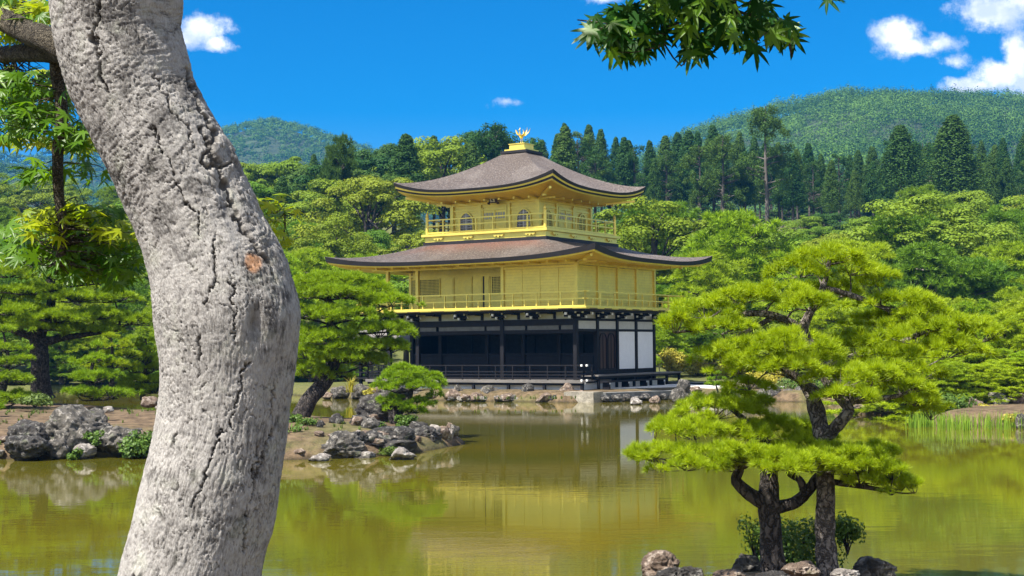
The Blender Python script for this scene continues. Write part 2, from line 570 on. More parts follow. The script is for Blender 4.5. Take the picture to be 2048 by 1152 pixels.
def ground_mat():
    m, nt = new_mat('ground_earth')
    pos = nt.n('ShaderNodeNewGeometry').outputs['Position']
    co = nt.n('ShaderNodeTexCoord').outputs['Object']
    n1 = nt.noise(co, 0.35, 5, 0.6); n2 = nt.noise(co, 3.0, 6, 0.7); n3 = nt.noise(co, 18, 4, 0.7)
    earth = nt.mix(nt.ramp(n2, 0.3, 0.7), (0.06, 0.041, 0.025), (0.19, 0.132, 0.08))
    moss = nt.mix(nt.ramp(n3, 0.3, 0.7), (0.055, 0.075, 0.018), (0.15, 0.165, 0.045))
    sx = nt.n('ShaderNodeSeparateXYZ', {0: pos})
    # woodland floor farther back, bare trodden earth on the islands
    back = nt.ramp(sx.outputs[1], 66, 92)
    mossy = nt.math('MAXIMUM', nt.ramp(n1, 0.50, 0.64, 0, 0.45), nt.math('MULTIPLY', back, 0.85))
    col = nt.mix(mossy, earth, moss)
    wet = nt.ramp(nt.math('ADD', sx.outputs[2], nt.math('MULTIPLY', n2, 0.15)), 0.05, 0.22, 0.8, 0.0)
    col = nt.mix(wet, col, (0.035, 0.028, 0.015))
    finish(nt, pbr(nt, color=col, rough=0.95, normal=bump(nt, nt.math('ADD', n2, n3), 0.7, 0.05), spec=0.15))
    return m


M['ground'] = ground_mat()


def plain(name, c, rough=0.6, metal=0.0, var=0.15, scale=6.0, stretch=(1, 1, 1), bmp=0.15, spec=0.4):
    m, nt = new_mat(name)
    co = nt.n('ShaderNodeTexCoord').outputs['Object']
    sc = nt.scaled(co, stretch)
    n1 = nt.noise(sc, scale, 5, 0.6)
    n2 = nt.noise(sc, scale * 6, 3, 0.6)
    f = nt.math('ADD', nt.math('MULTIPLY', n1, 0.6), nt.math('MULTIPLY', n2, 0.4))
    col = nt.mix(nt.ramp(f, 0.3, 0.7), tuple(max(0, x * (1 - var)) for x in c), tuple(min(1, x * (1 + var)) for x in c))
    finish(nt, pbr(nt, color=col, rough=rough, metal=metal, spec=spec, normal=bump(nt, f, bmp, 0.02)))
    return m


def gold_mat(name, board=0.0, vertical=False, c=(1.0, 0.80, 0.14)):
    m, nt = new_mat(name)
    co = nt.n('ShaderNodeTexCoord').outputs['Object']
    n1 = nt.noise(co, 1.6, 5, 0.6); n2 = nt.noise(co, 13, 4, 0.6)
    col = nt.mix(nt.ramp(n1, 0.3, 0.7), tuple(x * 0.88 for x in c), c)
    col = nt.mix(nt.ramp(n2, 0.35, 0.75, 0, 0.3), col, (0.88, 0.70, 0.22))
    sheet = nt.n('ShaderNodeTexVoronoi', {'Vector': co, 'Scale': 7.0}, distance='CHEBYCHEV')
    sh = nt.n('ShaderNodeSeparateColor', {0: sheet.outputs['Color']}).outputs[0]
    col = nt.mix(nt.math('MULTIPLY', sh, 0.28), col, (0.66, 0.52, 0.12))
    h = nt.math('MULTIPLY', n2, 0.25)
    if board:
        sx = nt.n('ShaderNodeSeparateXYZ', {0: co})
        src = sx.outputs[0] if vertical else sx.outputs[2]
        fr = nt.math('FRACT', nt.math('MULTIPLY', src, 1.0 / board))
        edge = nt.math('MULTIPLY', nt.ramp(fr, 0.0, 0.07), nt.ramp(fr, 1.0, 0.93))
        h = nt.math('ADD', h, edge)
        col = nt.mix(nt.math('MULTIPLY', nt.math('SUBTRACT', 1.0, edge), 0.35), col, (0.36, 0.25, 0.04))
    finish(nt, pbr(nt, color=col, rough=0.36, metal=0.5, spec=0.5, normal=bump(nt, h, 0.35, 0.02)))
    return m


M['gold'] = gold_mat('gold_leaf')
M['gold_board'] = gold_mat('gold_leaf_boards', 0.145)
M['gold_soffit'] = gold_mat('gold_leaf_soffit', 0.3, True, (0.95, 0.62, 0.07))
M['gold_bird'] = gold_mat('gold_leaf_figure', c=(1.0, 0.74, 0.16))
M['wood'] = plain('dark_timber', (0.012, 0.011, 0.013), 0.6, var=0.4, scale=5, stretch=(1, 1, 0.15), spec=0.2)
M['wood_deck'] = plain('weathered_deck_timber', (0.16, 0.145, 0.13), 0.7, var=0.3, scale=4, stretch=(0.2, 1, 1))
M['wood_door'] = plain('brown_door_timber', (0.045, 0.02, 0.017), 0.45, var=0.5, scale=4, stretch=(1, 1, 0.1))
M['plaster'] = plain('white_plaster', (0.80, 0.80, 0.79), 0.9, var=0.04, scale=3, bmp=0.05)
M['plaster_grey'] = plain('grey_plaster', (0.52, 0.52, 0.47), 0.9, var=0.08, scale=3, bmp=0.05)  # small white upper panels, greyed with their shade in the colour
M['plaster_dim'] = plain('shaded_plaster', (0.16, 0.16, 0.155), 0.9, var=0.2, scale=3, bmp=0.05)  # white strips under the beam, their dimness put into the colour
M['cap'] = plain('white_painted_end', (0.78, 0.77, 0.74), 0.6, var=0.05)
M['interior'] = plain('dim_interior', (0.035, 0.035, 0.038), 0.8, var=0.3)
M['gravel'] = plain('pale_gravel', (0.70, 0.67, 0.62), 0.95, var=0.14, scale=9, bmp=0.5, spec=0.1)
M['slab'] = plain('stone_slab', (0.30, 0.27, 0.22), 0.9, var=0.55, scale=3.0, bmp=0.6, spec=0.2)
M['slab_shaded'] = plain('shaded_terrace_stone', (0.15, 0.15, 0.145), 0.9, var=0.4, scale=2.5, bmp=0.6, spec=0.2)  # building's shade on the terrace put into a darker stone colour
M['bamboo'] = plain('weathered_rail', (0.52, 0.48, 0.40), 0.7, var=0.25, scale=5)
M['black_edge'] = plain('blackened_eave_edge', (0.012, 0.010, 0.012), 0.6, var=0.3)


def shingle_mat():
    m, nt = new_mat('bark_shingles')
    co = nt.n('ShaderNodeTexCoord').outputs['Object']
    uv = nt.n('ShaderNodeAttribute', attribute_name='roofuv').outputs['Vector']
    warped = nt.vmath('ADD', nt.scaled(uv, (1, 1, 1)), nt.vmath('MULTIPLY', nt.noise(co, 2.2, 3, out=1), (0.0, 0.16, 0)))
    sx = nt.n('ShaderNodeSeparateXYZ', {0: warped})
    rows = nt.math('FRACT', nt.math('MULTIPLY', sx.outputs[1], 11.0))
    chip = nt.noise(nt.scaled(warped, (4.5, 12, 1)), 1.0, 5, 0.75)
    big = nt.noise(co, 0.55, 4, 0.6)
    spk = nt.noise(nt.scaled(warped, (7, 10, 1)), 1.0, 4, 0.85)
    col = nt.mix(nt.ramp(chip, 0.32, 0.68), (0.034, 0.025, 0.019), (0.18, 0.133, 0.104))
    col = nt.mix(nt.ramp(big, 0.45, 0.7, 0, 0.4), col, (0.25, 0.215, 0.185))
    col = nt.mix(nt.ramp(spk, 0.52, 0.62, 0, 0.85), col, (0.36, 0.315, 0.28))
    rust = nt.n('ShaderNodeAttribute', attribute_name='rust').outputs['Fac']
    col = nt.mix(nt.math('MULTIPLY', rust, nt.ramp(chip, 0.25, 0.6)), col, (0.27, 0.09, 0.045))
    h = nt.math('ADD', nt.math('MULTIPLY', rows, 0.5), nt.math('ADD', nt.math('MULTIPLY', chip, 0.7), nt.math('MULTIPLY', spk, 0.5)))
    finish(nt, pbr(nt, color=col, rough=0.62, normal=bump(nt, h, 1.0, 0.12), spec=0.4))
    return m


M['shingle'] = shingle_mat()

# ------------------------------------------------------------------ ground and pond
YAW, BX, BY = 0.5678, 3.268, 72.40
CB, SB = math.cos(YAW), math.sin(YAW)


def bw(a, b, z=0.0):
    """pavilion plan (a east, b north) to world"""
    return (BX + a * CB + b * SB, BY - a * SB + b * CB, z)


def b2(a, b): return bw(a, b)[:2]


LEFT_ISLE = [(-1.5, 40.6), (-2.4, 38.0), (-3.9, 35.9), (-6, 35.3), (-8, 35.6), (-9.6, 37.0), (-11.5, 37.0), (-13.5, 36.2), (-18, 35), (-26, 37), (-34, 46),
             (-30, 60), (-21, 59), (-15, 56), (-10.5, 50), (-6, 47.5), (-2.8, 44.5)]
RIGHT_ISLE = [(1.25, 15.6), (1.4, 13.5), (2.5, 12.3), (3.8, 12.4), (4.5, 13.8), (4.35, 15.6), (3.6, 16.5), (2.4, 16.6)]
NORTH = [(-160, 74), (-60, 84), (-35, 92), (-21, 93), (-15, 88), (-11.5, 81.5), b2(-13.6, -2.3), b2(-11.0, -2.75), b2(-6, -2.95), b2(-1, -3.0), b2(1.2, -2.95), b2(2.3, -1.8),
         b2(3.6, 1.2), b2(4.6, 3.6), (10.2, 70.6), (12.2, 68.3), (14.6, 67.0), (13.7, 61), (12.6, 57), (13.2, 54.9), (15.2, 53.4), (14.6, 49.5), (13.6, 47.6), (16, 46.3), (20, 45.2),
         (30, 42), (60, 38), (160, 36), (160, 700), (-160, 700)]
SOUTH = [(-160, -60), (160, -60), (160, 4.0), (40, 4.5), (10, 6.4), (2, 7.4), (-3, 7.2), (-10, 6.6), (-40, 5), (-160, 4)]


def sdist(X, Y, poly):
    """signed distance, positive inside"""
    P = np.asarray(poly, float)
    d = np.full(X.shape, 1e9); ins = np.zeros(X.shape, bool)
    for k in range(len(P)):
        x0, y0 = P[k]; x1, y1 = P[(k + 1) % len(P)]
        ex, ey = x1 - x0, y1 - y0
        t = np.clip(((X - x0) * ex + (Y - y0) * ey) / (ex * ex + ey * ey), 0, 1)
        d = np.minimum(d, np.hypot(X - x0 - t * ex, Y - y0 - t * ey))
        c = ((y0 > Y) != (y1 > Y))
        xi = x0 + (Y - y0) * ex / np.where(ey == 0, 1e-9, ey)
        ins ^= c & (X < xi)
    return np.where(ins, d, -d)


def terrain(X, Y):
    X = np.asarray(X, float); Y = np.asarray(Y, float)
    n = fbm(np.stack([X * 0.25, Y * 0.25, X * 0], -1).reshape(-1, 3), 3, 3).reshape(X.shape)
    n2 = fbm(np.stack([X * 1.1, Y * 1.1, X * 0], -1).reshape(-1, 3), 9, 3).reshape(X.shape)
    dl = sdist(X, Y, LEFT_ISLE); dr = sdist(X, Y, RIGHT_ISLE); dn = sdist(X, Y, NORTH); ds = sdist(X, Y, SOUTH)

    def prof(d, top, soft, edge):
        return np.where(d > -edge, -0.55 + (top + 0.55) * smooth(d, -edge, edge * 0.2) * 0.62 + (top + 0.55) * 0.38 * (1 - np.exp(-np.maximum(d, 0) / soft)), -0.55)
    z = np.maximum.reduce([prof(dl, 0.82 + 0.35 * (n - 0.5), 2.2, 0.7), prof(dr, 0.36, 0.7, 0.5), prof(dn, 0.52, 0.3, 0.5), prof(ds, 1.12, 1.2, 0.8)])
    z = z + np.where(z > 0.2, (n2 - 0.5) * 0.12, 0) * np.where((dn > 0) & (dn < 14), 0.3, 1)
    rise = np.maximum(0, Y - 97)
    hill = 0.15 * rise + (n - 0.5) * 3.0 * smooth(rise, 5, 40)
    hill = np.where(rise > 150, 0.15 * 150 + 0.05 * (rise - 150) + (n - 0.5) * 3, hill)
    z = z + np.where(dn > 0, hill + 0.35 * smooth(dn, 10, 26), 0)
    return z


def tz(x, y): return float(terrain(np.array([float(x)]), np.array([float(y)]))[0])


def axis(parts):
    out = []
    for a, b, st in parts:
        out.append(np.arange(a, b, st))
    return np.concatenate(out + [[parts[-1][1]]])


gx = axis([(-1500, -160, 60), (-160, -44, 4), (-44, -20, 0.7), (-20, 24, 0.3), (24, 44, 0.8), (44, 160, 4), (160, 1500, 60)])
gy = axis([(-60, 0, 5), (0, 12, 0.5), (12, 18, 0.25), (18, 33, 1.0), (33, 62, 0.32), (62, 94, 0.34), (94, 130, 1.2), (130, 320, 5), (320, 4200, 90)])
GX, GY = np.meshgrid(gx, gy)
GZ = terrain(np.clip(GX, -155, 155), np.clip(GY, -60, 690))
ny, nx = GX.shape
ii, jj = np.meshgrid(np.arange(ny - 1), np.arange(nx - 1), indexing='ij')
gq = np.stack([ii * nx + jj, ii * nx + jj + 1, (ii + 1) * nx + jj + 1, (ii + 1) * nx + jj], -1).reshape(-1, 4)
tag(mesh_np('ground', np.stack([GX, GY, GZ], -1).reshape(-1, 3), [gq], M['ground'], None, True), kind='structure')
wm = MB(); wm.add([(-150, 2, 0), (150, 2, 0), (150, 100, 0), (-150, 100, 0)], [(0, 1, 2, 3)])
tag(wm.build('pond_water', M['water']), kind='structure')
# ------------------------------------------------------------------ the golden pavilion
pav = thing('golden_pavilion', 'three-storey golden pavilion with curved bark roofs and a golden bird on top', 'pavilion', (BX, BY, 0), -YAW)
A0, A1, B0, B1 = -11.92, 0.0, 0.0, 8.5          # plan of the two lower storeys
CX, CY, H3 = -5.77, 4.06, 2.75                  # third storey centre and half width


def part(mb, name, mats, parent=pav, sm=False): return mb.build(name, mats, parent, sm)


# plinth and verandas
part(MB().box(A0 - 0.35, 0.45, -0.45, 9.0, 0.2, 0.84), 'plinth', M['plaster'])
deck = part(MB().box(A0 - 0.9, 0.80, -0.80, 2.0, 0.93, 1.0).box(A0 - 0.92, 0.83, -0.83, -0.66, 0.86, 1.005), 'veranda_deck', M['wood_deck'])
part(MB().box(A0 - 0.85, 0.7, -0.74, -0.62, 0.74, 0.858), 'veranda_beam', M['wood'], deck)
for a in (0.62, -1.55, -3.7, -5.85, -8.0, -10.15, -12.3):
    part(MB().box(a - 0.07, a + 0.07, -0.76, -0.63, 0.3, 0.739), 'deck_post', M['wood'], deck)
bench = part(MB().box(0.02, 1.05, 0.2, 9.7, 1.17, 1.24), 'side_veranda', M['wood_deck'])
part(MB().box(0.9, 1.0, 0.25, 9.6, 1.06, 1.168), 'veranda_beam', M['wood'], bench)
for b in (0.4, 2.3, 4.2, 6.1, 8.0, 9.5):
    part(MB().box(0.88, 1.0, b - 0.06, b + 0.06, 0.35, 1.058), 'deck_post', M['wood'], bench)
step = part(MB().box(1.15, 1.62, 0.2, 6.7, 0.87, 0.94), 'timber_step', M['wood'])
for b in (0.4, 2.4, 4.4, 6.4):
    part(MB().box(1.2, 1.58, b - 0.06, b + 0.06, 0.4, 0.868), 'step_leg', M['wood'], step)
    part(MB().box(1.58, 1.60, b - 0.05, b + 0.05, 0.78, 0.866), 'end_cap', M['cap'], step)


def rail_run(name, p, q, heights, spacing, post_h, mat, bar=0.06, post=0.07, short=None, base_z=0.0, end_over=0.15, ends=True):
    """a railing from p to q (plan points); bars at heights, each post a child"""
    p = np.array(p); q = np.array(q)
    L = np.linalg.norm(q - p); d = (q - p) / L
    mb = MB()
    for i, h in enumerate(heights):
        e = end_over if i > 0 else 0.0
        a = p - d * e; b = q + d * e
        mb.beam((*a, h), (*b, h), bar, bar * (1.0 if i else 1.3))
    r = part(mb, name, mat)
    n = max(1, int(round(L / spacing)))
    for k in range(n + 1):
        if not ends and k in (0, n):
            continue
        c = p + d * L * k / n
        part(MB().box(c[0] - post / 2, c[0] + post / 2, c[1] - post / 2, c[1] + post / 2, base_z, post_h), 'rail_post', mat, r)
    if short:
        for k in range(n):
            c = p + d * L * (k + 0.5) / n
            part(MB().box(c[0] - post / 2.4, c[0] + post / 2.4, c[1] - post / 2.4, c[1] + post / 2.4, base_z, short), 'short_post', mat, r)
    return r


rail_run('veranda_railing', (A0 - 0.8, -0.74), (0.74, -0.74), [1.10, 1.26, 1.42, 1.74], 1.0, 1.72, M['wood'], 0.055, 0.06, base_z=1.0)
rail_run('veranda_railing', (0.74, -0.74), (0.74, 0.1), [1.10, 1.26, 1.42, 1.74], 0.84, 1.72, M['wood'], 0.055, 0.06, base_z=1.0)
rail_run('veranda_railing', (A0 - 0.8, -0.74), (A0 - 0.8, 2.0), [1.10, 1.26, 1.42, 1.74], 0.9, 1.72, M['wood'], 0.055, 0.06, base_z=1.0)
cap = MB()
for (a, b, z) in ((0.93, -0.74, 1.74), (0.74, -0.93, 1.74), (0.93, -0.74, 1.0), (0.74, -0.93, 1.0)):
    part(MB().box(a - 0.045, a + 0.045, b - 0.045, b + 0.045, z - 0.05, z + 0.05), 'rail_end_cap', M['cap'])
cap.box(0.82, 0.84, -0.80, -0.68, 0.80, 0.92)
part(cap, 'beam_end_cap', M['cap'])

# ground storey: pillars, beams, plaster strips, open interior
for (a, b) in [(-0.11, 0.0), (-4.47, 0), (-9.88, 0), (A0 + 0.1, 0), (-0.11, 2.125), (-0.11, 4.25), (-0.11, 6.375), (-0.11, 8.5), (A0 + 0.1, 2.1), (A0 + 0.1, 8.5), (-4.5, 8.5),
               (-2.3, 2.1), (-4.5, 2.1), (-6.8, 2.1), (-9.88, 2.1)]:
    part(MB().box(a - 0.105, a + 0.105, b - 0.105, b + 0.105, 0.84, 4.1 if b in (0, 0.0) else 4.08), 'pillar', M['wood'])
beams = MB()
beams.box(A0, -0.0, -0.07, 0.07, 3.76, 4.06)                    # main south beam
beams.box(A0, -0.22, -0.05, 0.06, 3.36, 3.53)                   # lintel
beams.box(-0.18, -0.04, 0.106, 8.6, 3.98, 4.10)                 # east
beams.box(-0.17, -0.05, 0.106, 8.6, 3.44, 3.56)
beams.box(-0.17, -0.05, 0.106, 8.6, 1.26, 1.46)
beams.box(A0, -0.22, 2.03, 2.17, 3.3, 3.5).box(A0, -0.22, 2.03, 2.17, 2.22, 2.34)
beams.box(A0 - 0.05, 0.0, 8.43, 8.57, 3.76, 4.06)
part(beams, 'tie_beam', M['wood'])
for a0, a1 in ((A0 + 0.22, -9.98), (-9.77, -8.7), (-8.5, -5.6), (-5.45, -4.58), (-4.36, -3.1), (-2.95, -1.1), (-0.95, -0.22)):
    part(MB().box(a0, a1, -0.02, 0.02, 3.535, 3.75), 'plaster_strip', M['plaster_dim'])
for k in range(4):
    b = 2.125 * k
    part(MB().box(-0.15, -0.08, b + 0.11, b + 2.015, 3.565, 3.975), 'plaster_panel', M['plaster_grey'])
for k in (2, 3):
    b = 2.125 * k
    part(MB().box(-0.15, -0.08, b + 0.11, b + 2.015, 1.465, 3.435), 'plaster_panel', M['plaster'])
# door with two arched leaves in the second bay
door = part(MB().box(-0.15, -0.09, 2.235, 4.14, 1.465, 3.435), 'door', M['wood_door'])
for c in (2.75, 3.62):
    lf = MB(); n = 14
    pts = [(c - 0.36, 1.5), (c - 0.36, 2.9)] + [(c + 0.36 * math.cos(t), 2.95 + 0.4 * math.sin(t) ** 0.8) for t in np.linspace(math.pi, 0, n)] + [(c + 0.36, 2.9), (c + 0.36, 1.5)]
    for i in range(len(pts)):
        p, q = pts[i], pts[(i + 1) % len(pts)]
        if np.hypot(p[0] - q[0], p[1] - q[1]) > 0.01:
            lf.beam((-0.075, p[0], p[1]), (-0.075, q[0], q[1]), 0.05, 0.05, up=(1, 0, 0))
    lf.box(-0.088, -0.07, c - 0.03, c + 0.03, 1.5, 3.3)
    part(lf, 'door_leaf', M['wood'], door)
# inner shutters, back wall, floor, ceiling
inn = MB()
inn.box(A0 + 0.2, -0.3, 2.06, 2.12, 1.0, 2.2)
part(inn, 'lower_shutter', M['wood'])
part(MB().box(A0 + 0.1, -0.25, 0.3, 8.3, 0.86, 1.01), 'floor', M['wood'])
part(MB().box(A0 + 0.1, -0.2, 0.08, 8.4, 4.02, 4.10), 'ceiling', M['wood'])
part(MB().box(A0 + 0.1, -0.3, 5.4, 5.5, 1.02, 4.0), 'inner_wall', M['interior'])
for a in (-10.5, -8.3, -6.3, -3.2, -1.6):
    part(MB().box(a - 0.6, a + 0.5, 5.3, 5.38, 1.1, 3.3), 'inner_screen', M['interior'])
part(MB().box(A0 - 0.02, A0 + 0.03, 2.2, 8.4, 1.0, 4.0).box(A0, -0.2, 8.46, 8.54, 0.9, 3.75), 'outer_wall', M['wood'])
# bracket zone below the balcony
part(MB().box(A0 + 0.1, -0.12, -0.03, 0.03, 4.07, 4.42), 'frieze', M['plaster_grey'])
part(MB().box(-0.135, -0.09, 0.05, 8.5, 4.105, 4.42), 'frieze', M['plaster_grey'])
part(MB().box(A0 - 1.0, 1.0, -1.0, 9.5, 4.425, 4.53), 'balcony_underside', M['wood'])


def bracket(a, b, da, db):
    m = MB()
    sa, sb = db, da                                             # sideways direction
    for k, (reach, z, hh) in enumerate(((0.5, 4.16, 0.1), (0.85, 4.32, 0.1))):
        m.beam((a, b, z), (a + da * reach, b + db * reach, z), 0.11, hh)
        e = (a + da * reach, b + db * reach)
        m.box(e[0] - 0.055, e[0] + 0.055, e[1] - 0.055, e[1] + 0.055, z - 0.06, z + 0.06, 1)
        w_ = 0.42 - 0.08 * k
        c = (a + da * reach * 0.62, b + db * reach * 0.62)
        m.beam((c[0] - sa * w_, c[1] - sb * w_, z + 0.06), (c[0] + sa * w_, c[1] + sb * w_, z + 0.06), 0.1, 0.1)
        for s in (-1, 1):
            f = (c[0] + s * sa * w_, c[1] + s * sb * w_)
            m.box(f[0] - 0.045, f[0] + 0.045, f[1] - 0.045, f[1] + 0.045, z + 0.02, z + 0.12, 1)
    m.box(a - 0.12 + da * 0.04, a + 0.12 + da * 0.04, b - 0.12 + db * 0.04, b + 0.12 + db * 0.04, 4.08, 4.4)
    part(m, 'bracket', [M['wood'], M['cap']])


for a in (-11.8, -9.9, -6.85, -4.5, -2.4, -0.15):
    bracket(a, -0.04, 0, -1)
for b in (0.05, 2.125, 4.25, 6.375, 8.45):
    bracket(-0.05, b, 1, 0)
for a in (-10.9, -8.4, -5.7, -3.45, -1.3):
    part(MB().box(a - 0.07, a + 0.07, -0.1, -0.032, 4.08, 4.42).beam((a, -0.1, 4.36), (a, -0.7, 4.36), 0.1, 0.1).box(a - 0.6, a + 0.1, -0.55, -0.45, 4.34, 4.42), 'strut', M['wood'])

# balcony and second storey
O2 = 1.16
bal = part(MB().box(A0 - O2, O2, -O2, B1 + O2, 4.535, 4.575), 'balcony_floor', M['gold'])
part(MB().box(A0 - O2 - .02, O2 + .02, -O2 - .03, -O2 + .1, 4.577, 4.66).box(O2 - .1, O2 + .03, -O2 + .102, B1 + O2, 4.577, 4.66)
     .box(A0 - O2 - .03, A0 - O2 + .1, -O2 + .102, B1 + O2, 4.577, 4.66), 'balcony_sill', M['gold'], bal)
for k in range(9):
    a = A0 - 0.9 + k * 1.55
    part(MB().box(a, a + 0.8, -O2 - 0.025, -O2 - 0.002, 4.54, 4.573), 'balcony_trim', M['wood_door'], bal)
for k in range(7):
    b = -0.8 + k * 1.5
    part(MB().box(O2 + 0.002, O2 + 0.025, b, b + 0.75, 4.54, 4.573), 'balcony_trim', M['wood_door'], bal)
o = 1.07
for (p, q) in (((A0 - o, -o), (o, -o)), ((o, -o), (o, B1 + o)), ((A0 - o, -o), (A0 - o, B1 + o)), ((A0 - o, B1 + o), (o, B1 + o))):
    rail_run('balcony_railing', p, q, [4.68, 5.04, 5.40], 1.42, 5.38, M['gold'], 0.055, 0.065, short=5.02, base_z=4.66, end_over=0.22)
# walls
W0, W1 = 4.58, 6.98
part(MB().box(-4.34, -0.09, 0.0, 0.09, W0, 6.66), 'south_wall', M['gold_board'])
part(MB().box(-4.45, -4.36, 0.1, 2.06, W0, 6.9), 'recess_wall', M['gold_board'])
part(MB().box(A0, -4.46, 2.09, 2.17, W0, 6.95), 'recess_wall', M['gold'])
part(MB().box(-0.09, -0.02, 0.1, 8.4, W0, 6.78), 'east_wall', M['gold_board'])
part(MB().box(A0 + .02, A0 + .09, 2.18, 8.4, W0, 6.95).box(A0, -0.1, 8.42, 8.5, W0, 6.95), 'rear_wall', M['gold_board'])
fr = MB()
fr.box(-4.5, 0.08, -0.06, -0.002, 6.665, 6.80).box(-4.5, -4.36, -0.05, 0.09, W0, 6.66).box(-0.12, 0.0, -0.05, -0.002, W0, 6.66)
for a in (-3.28, -2.2, -1.12):
    fr.box(a - 0.03, a + 0.03, -0.025, -0.002, W0, 6.66)
fr.box(-4.35, -0.13, -0.03, -0.002, W0, W0 + 0.09)
part(fr, 'wall_frame', M['gold'])
up = MB().box(A0 - 0.08, 0.08, -0.08, 0.1, 6.82, 7.0).box(-0.1, 0.08, 0.102, 8.58, 6.80, 7.0).box(A0 - 0.08, A0 + 0.1, 0.102, 8.58, 6.84, 7.0)
part(up, 'wall_plate', M['gold'])
for (a, b) in [(-0.02, 0.0), (-0.02, 2.125), (-0.02, 4.25), (-0.02, 6.375), (-0.02, 8.48), (-9.9, 0), (A0 + .02, 0), (A0 + .02, 2.1), (A0 + .02, 8.45), (-4.43, 0.0)]:
    part(MB().box(a - 0.085, a + 0.085, b - 0.085, b + 0.085, W0, 6.815), 'gold_post', M['gold'])
# lattice windows and doors in the recess
def lattice(name, axis_, c0, c1, z0, z1, plane, n, m, out, fmat, bmat, backing=True, parent=pav, fw=0.06):
    """axis_ 0: window in a plane of constant b, spanning a; axis_ 1: plane of constant a, spanning b. out: outward sign"""
    def bx(mb, u0, u1, d0, d1, za, zb):
        d0_, d1_ = plane + out * d0, plane + out * d1
        mb.box(u0, u1, d0_, d1_, za, zb) if axis_ == 0 else mb.box(d0_, d1_, u0, u1, za, zb)
    f = MB()
    bx(f, c0 - fw, c0, 0.003, 0.06, z0 - fw, z1 + fw); bx(f, c1, c1 + fw, 0.003, 0.06, z0 - fw, z1 + fw)
    bx(f, c0, c1, 0.003, 0.06, z1, z1 + fw); bx(f, c0, c1, 0.003, 0.06, z0 - fw, z0)
    win = part(f, name, fmat, parent)
    g = MB()
    for k in range(1, n):
        u = c0 + (c1 - c0) * k / n; bx(g, u - 0.012, u + 0.012, 0.012, 0.035, z0, z1)
    for k in range(1, m):
        z = z0 + (z1 - z0) * k / m; bx(g, c0, c1, 0.013, 0.031, z - 0.012, z + 0.012)
    part(g, 'lattice', fmat, win)
    p = MB(); bx(p, c0, c1, 0.003, 0.008, z0, z1)
    part(p, 'backing', bmat, win)
    return win


lattice('lattice_window', 0, -11.25, -9.95, 5.5, 6.42, 2.09, 15, 11, -1, M['gold'], M['interior'])
lattice('lattice_window', 0, -11.85, -11.45, 5.5, 6.42, 2.09, 5, 11, -1, M['gold'], M['interior'])
lattice('lattice_window', 0, -6.45, -5.75, 5.5, 6.45, 2.09, 8, 11, -1, M['gold'], M['interior'])
for (a0, a1) in ((-9.65, -8.95), (-8.85, -7.75), (-7.7, -7.05), (-6.95, -6.6), (-5.5, -4.55)):
    part(MB().box(a0, a1, 2.05, 2.087, W0 + 0.12, 6.5).box(a0 + 0.06, a1 - 0.06, 2.03, 2.048, W0 + 0.2, 6.42), 'sliding_panel', M['gold'])
part(MB().box(-7.045, -6.97, 2.06, 2.087, W0 + .1, 6.5), 'panel_gap', M['interior'])
part(MB().box(A0, -4.47, 2.0, 2.087, 6.58, 6.68), 'lintel', M['gold'])

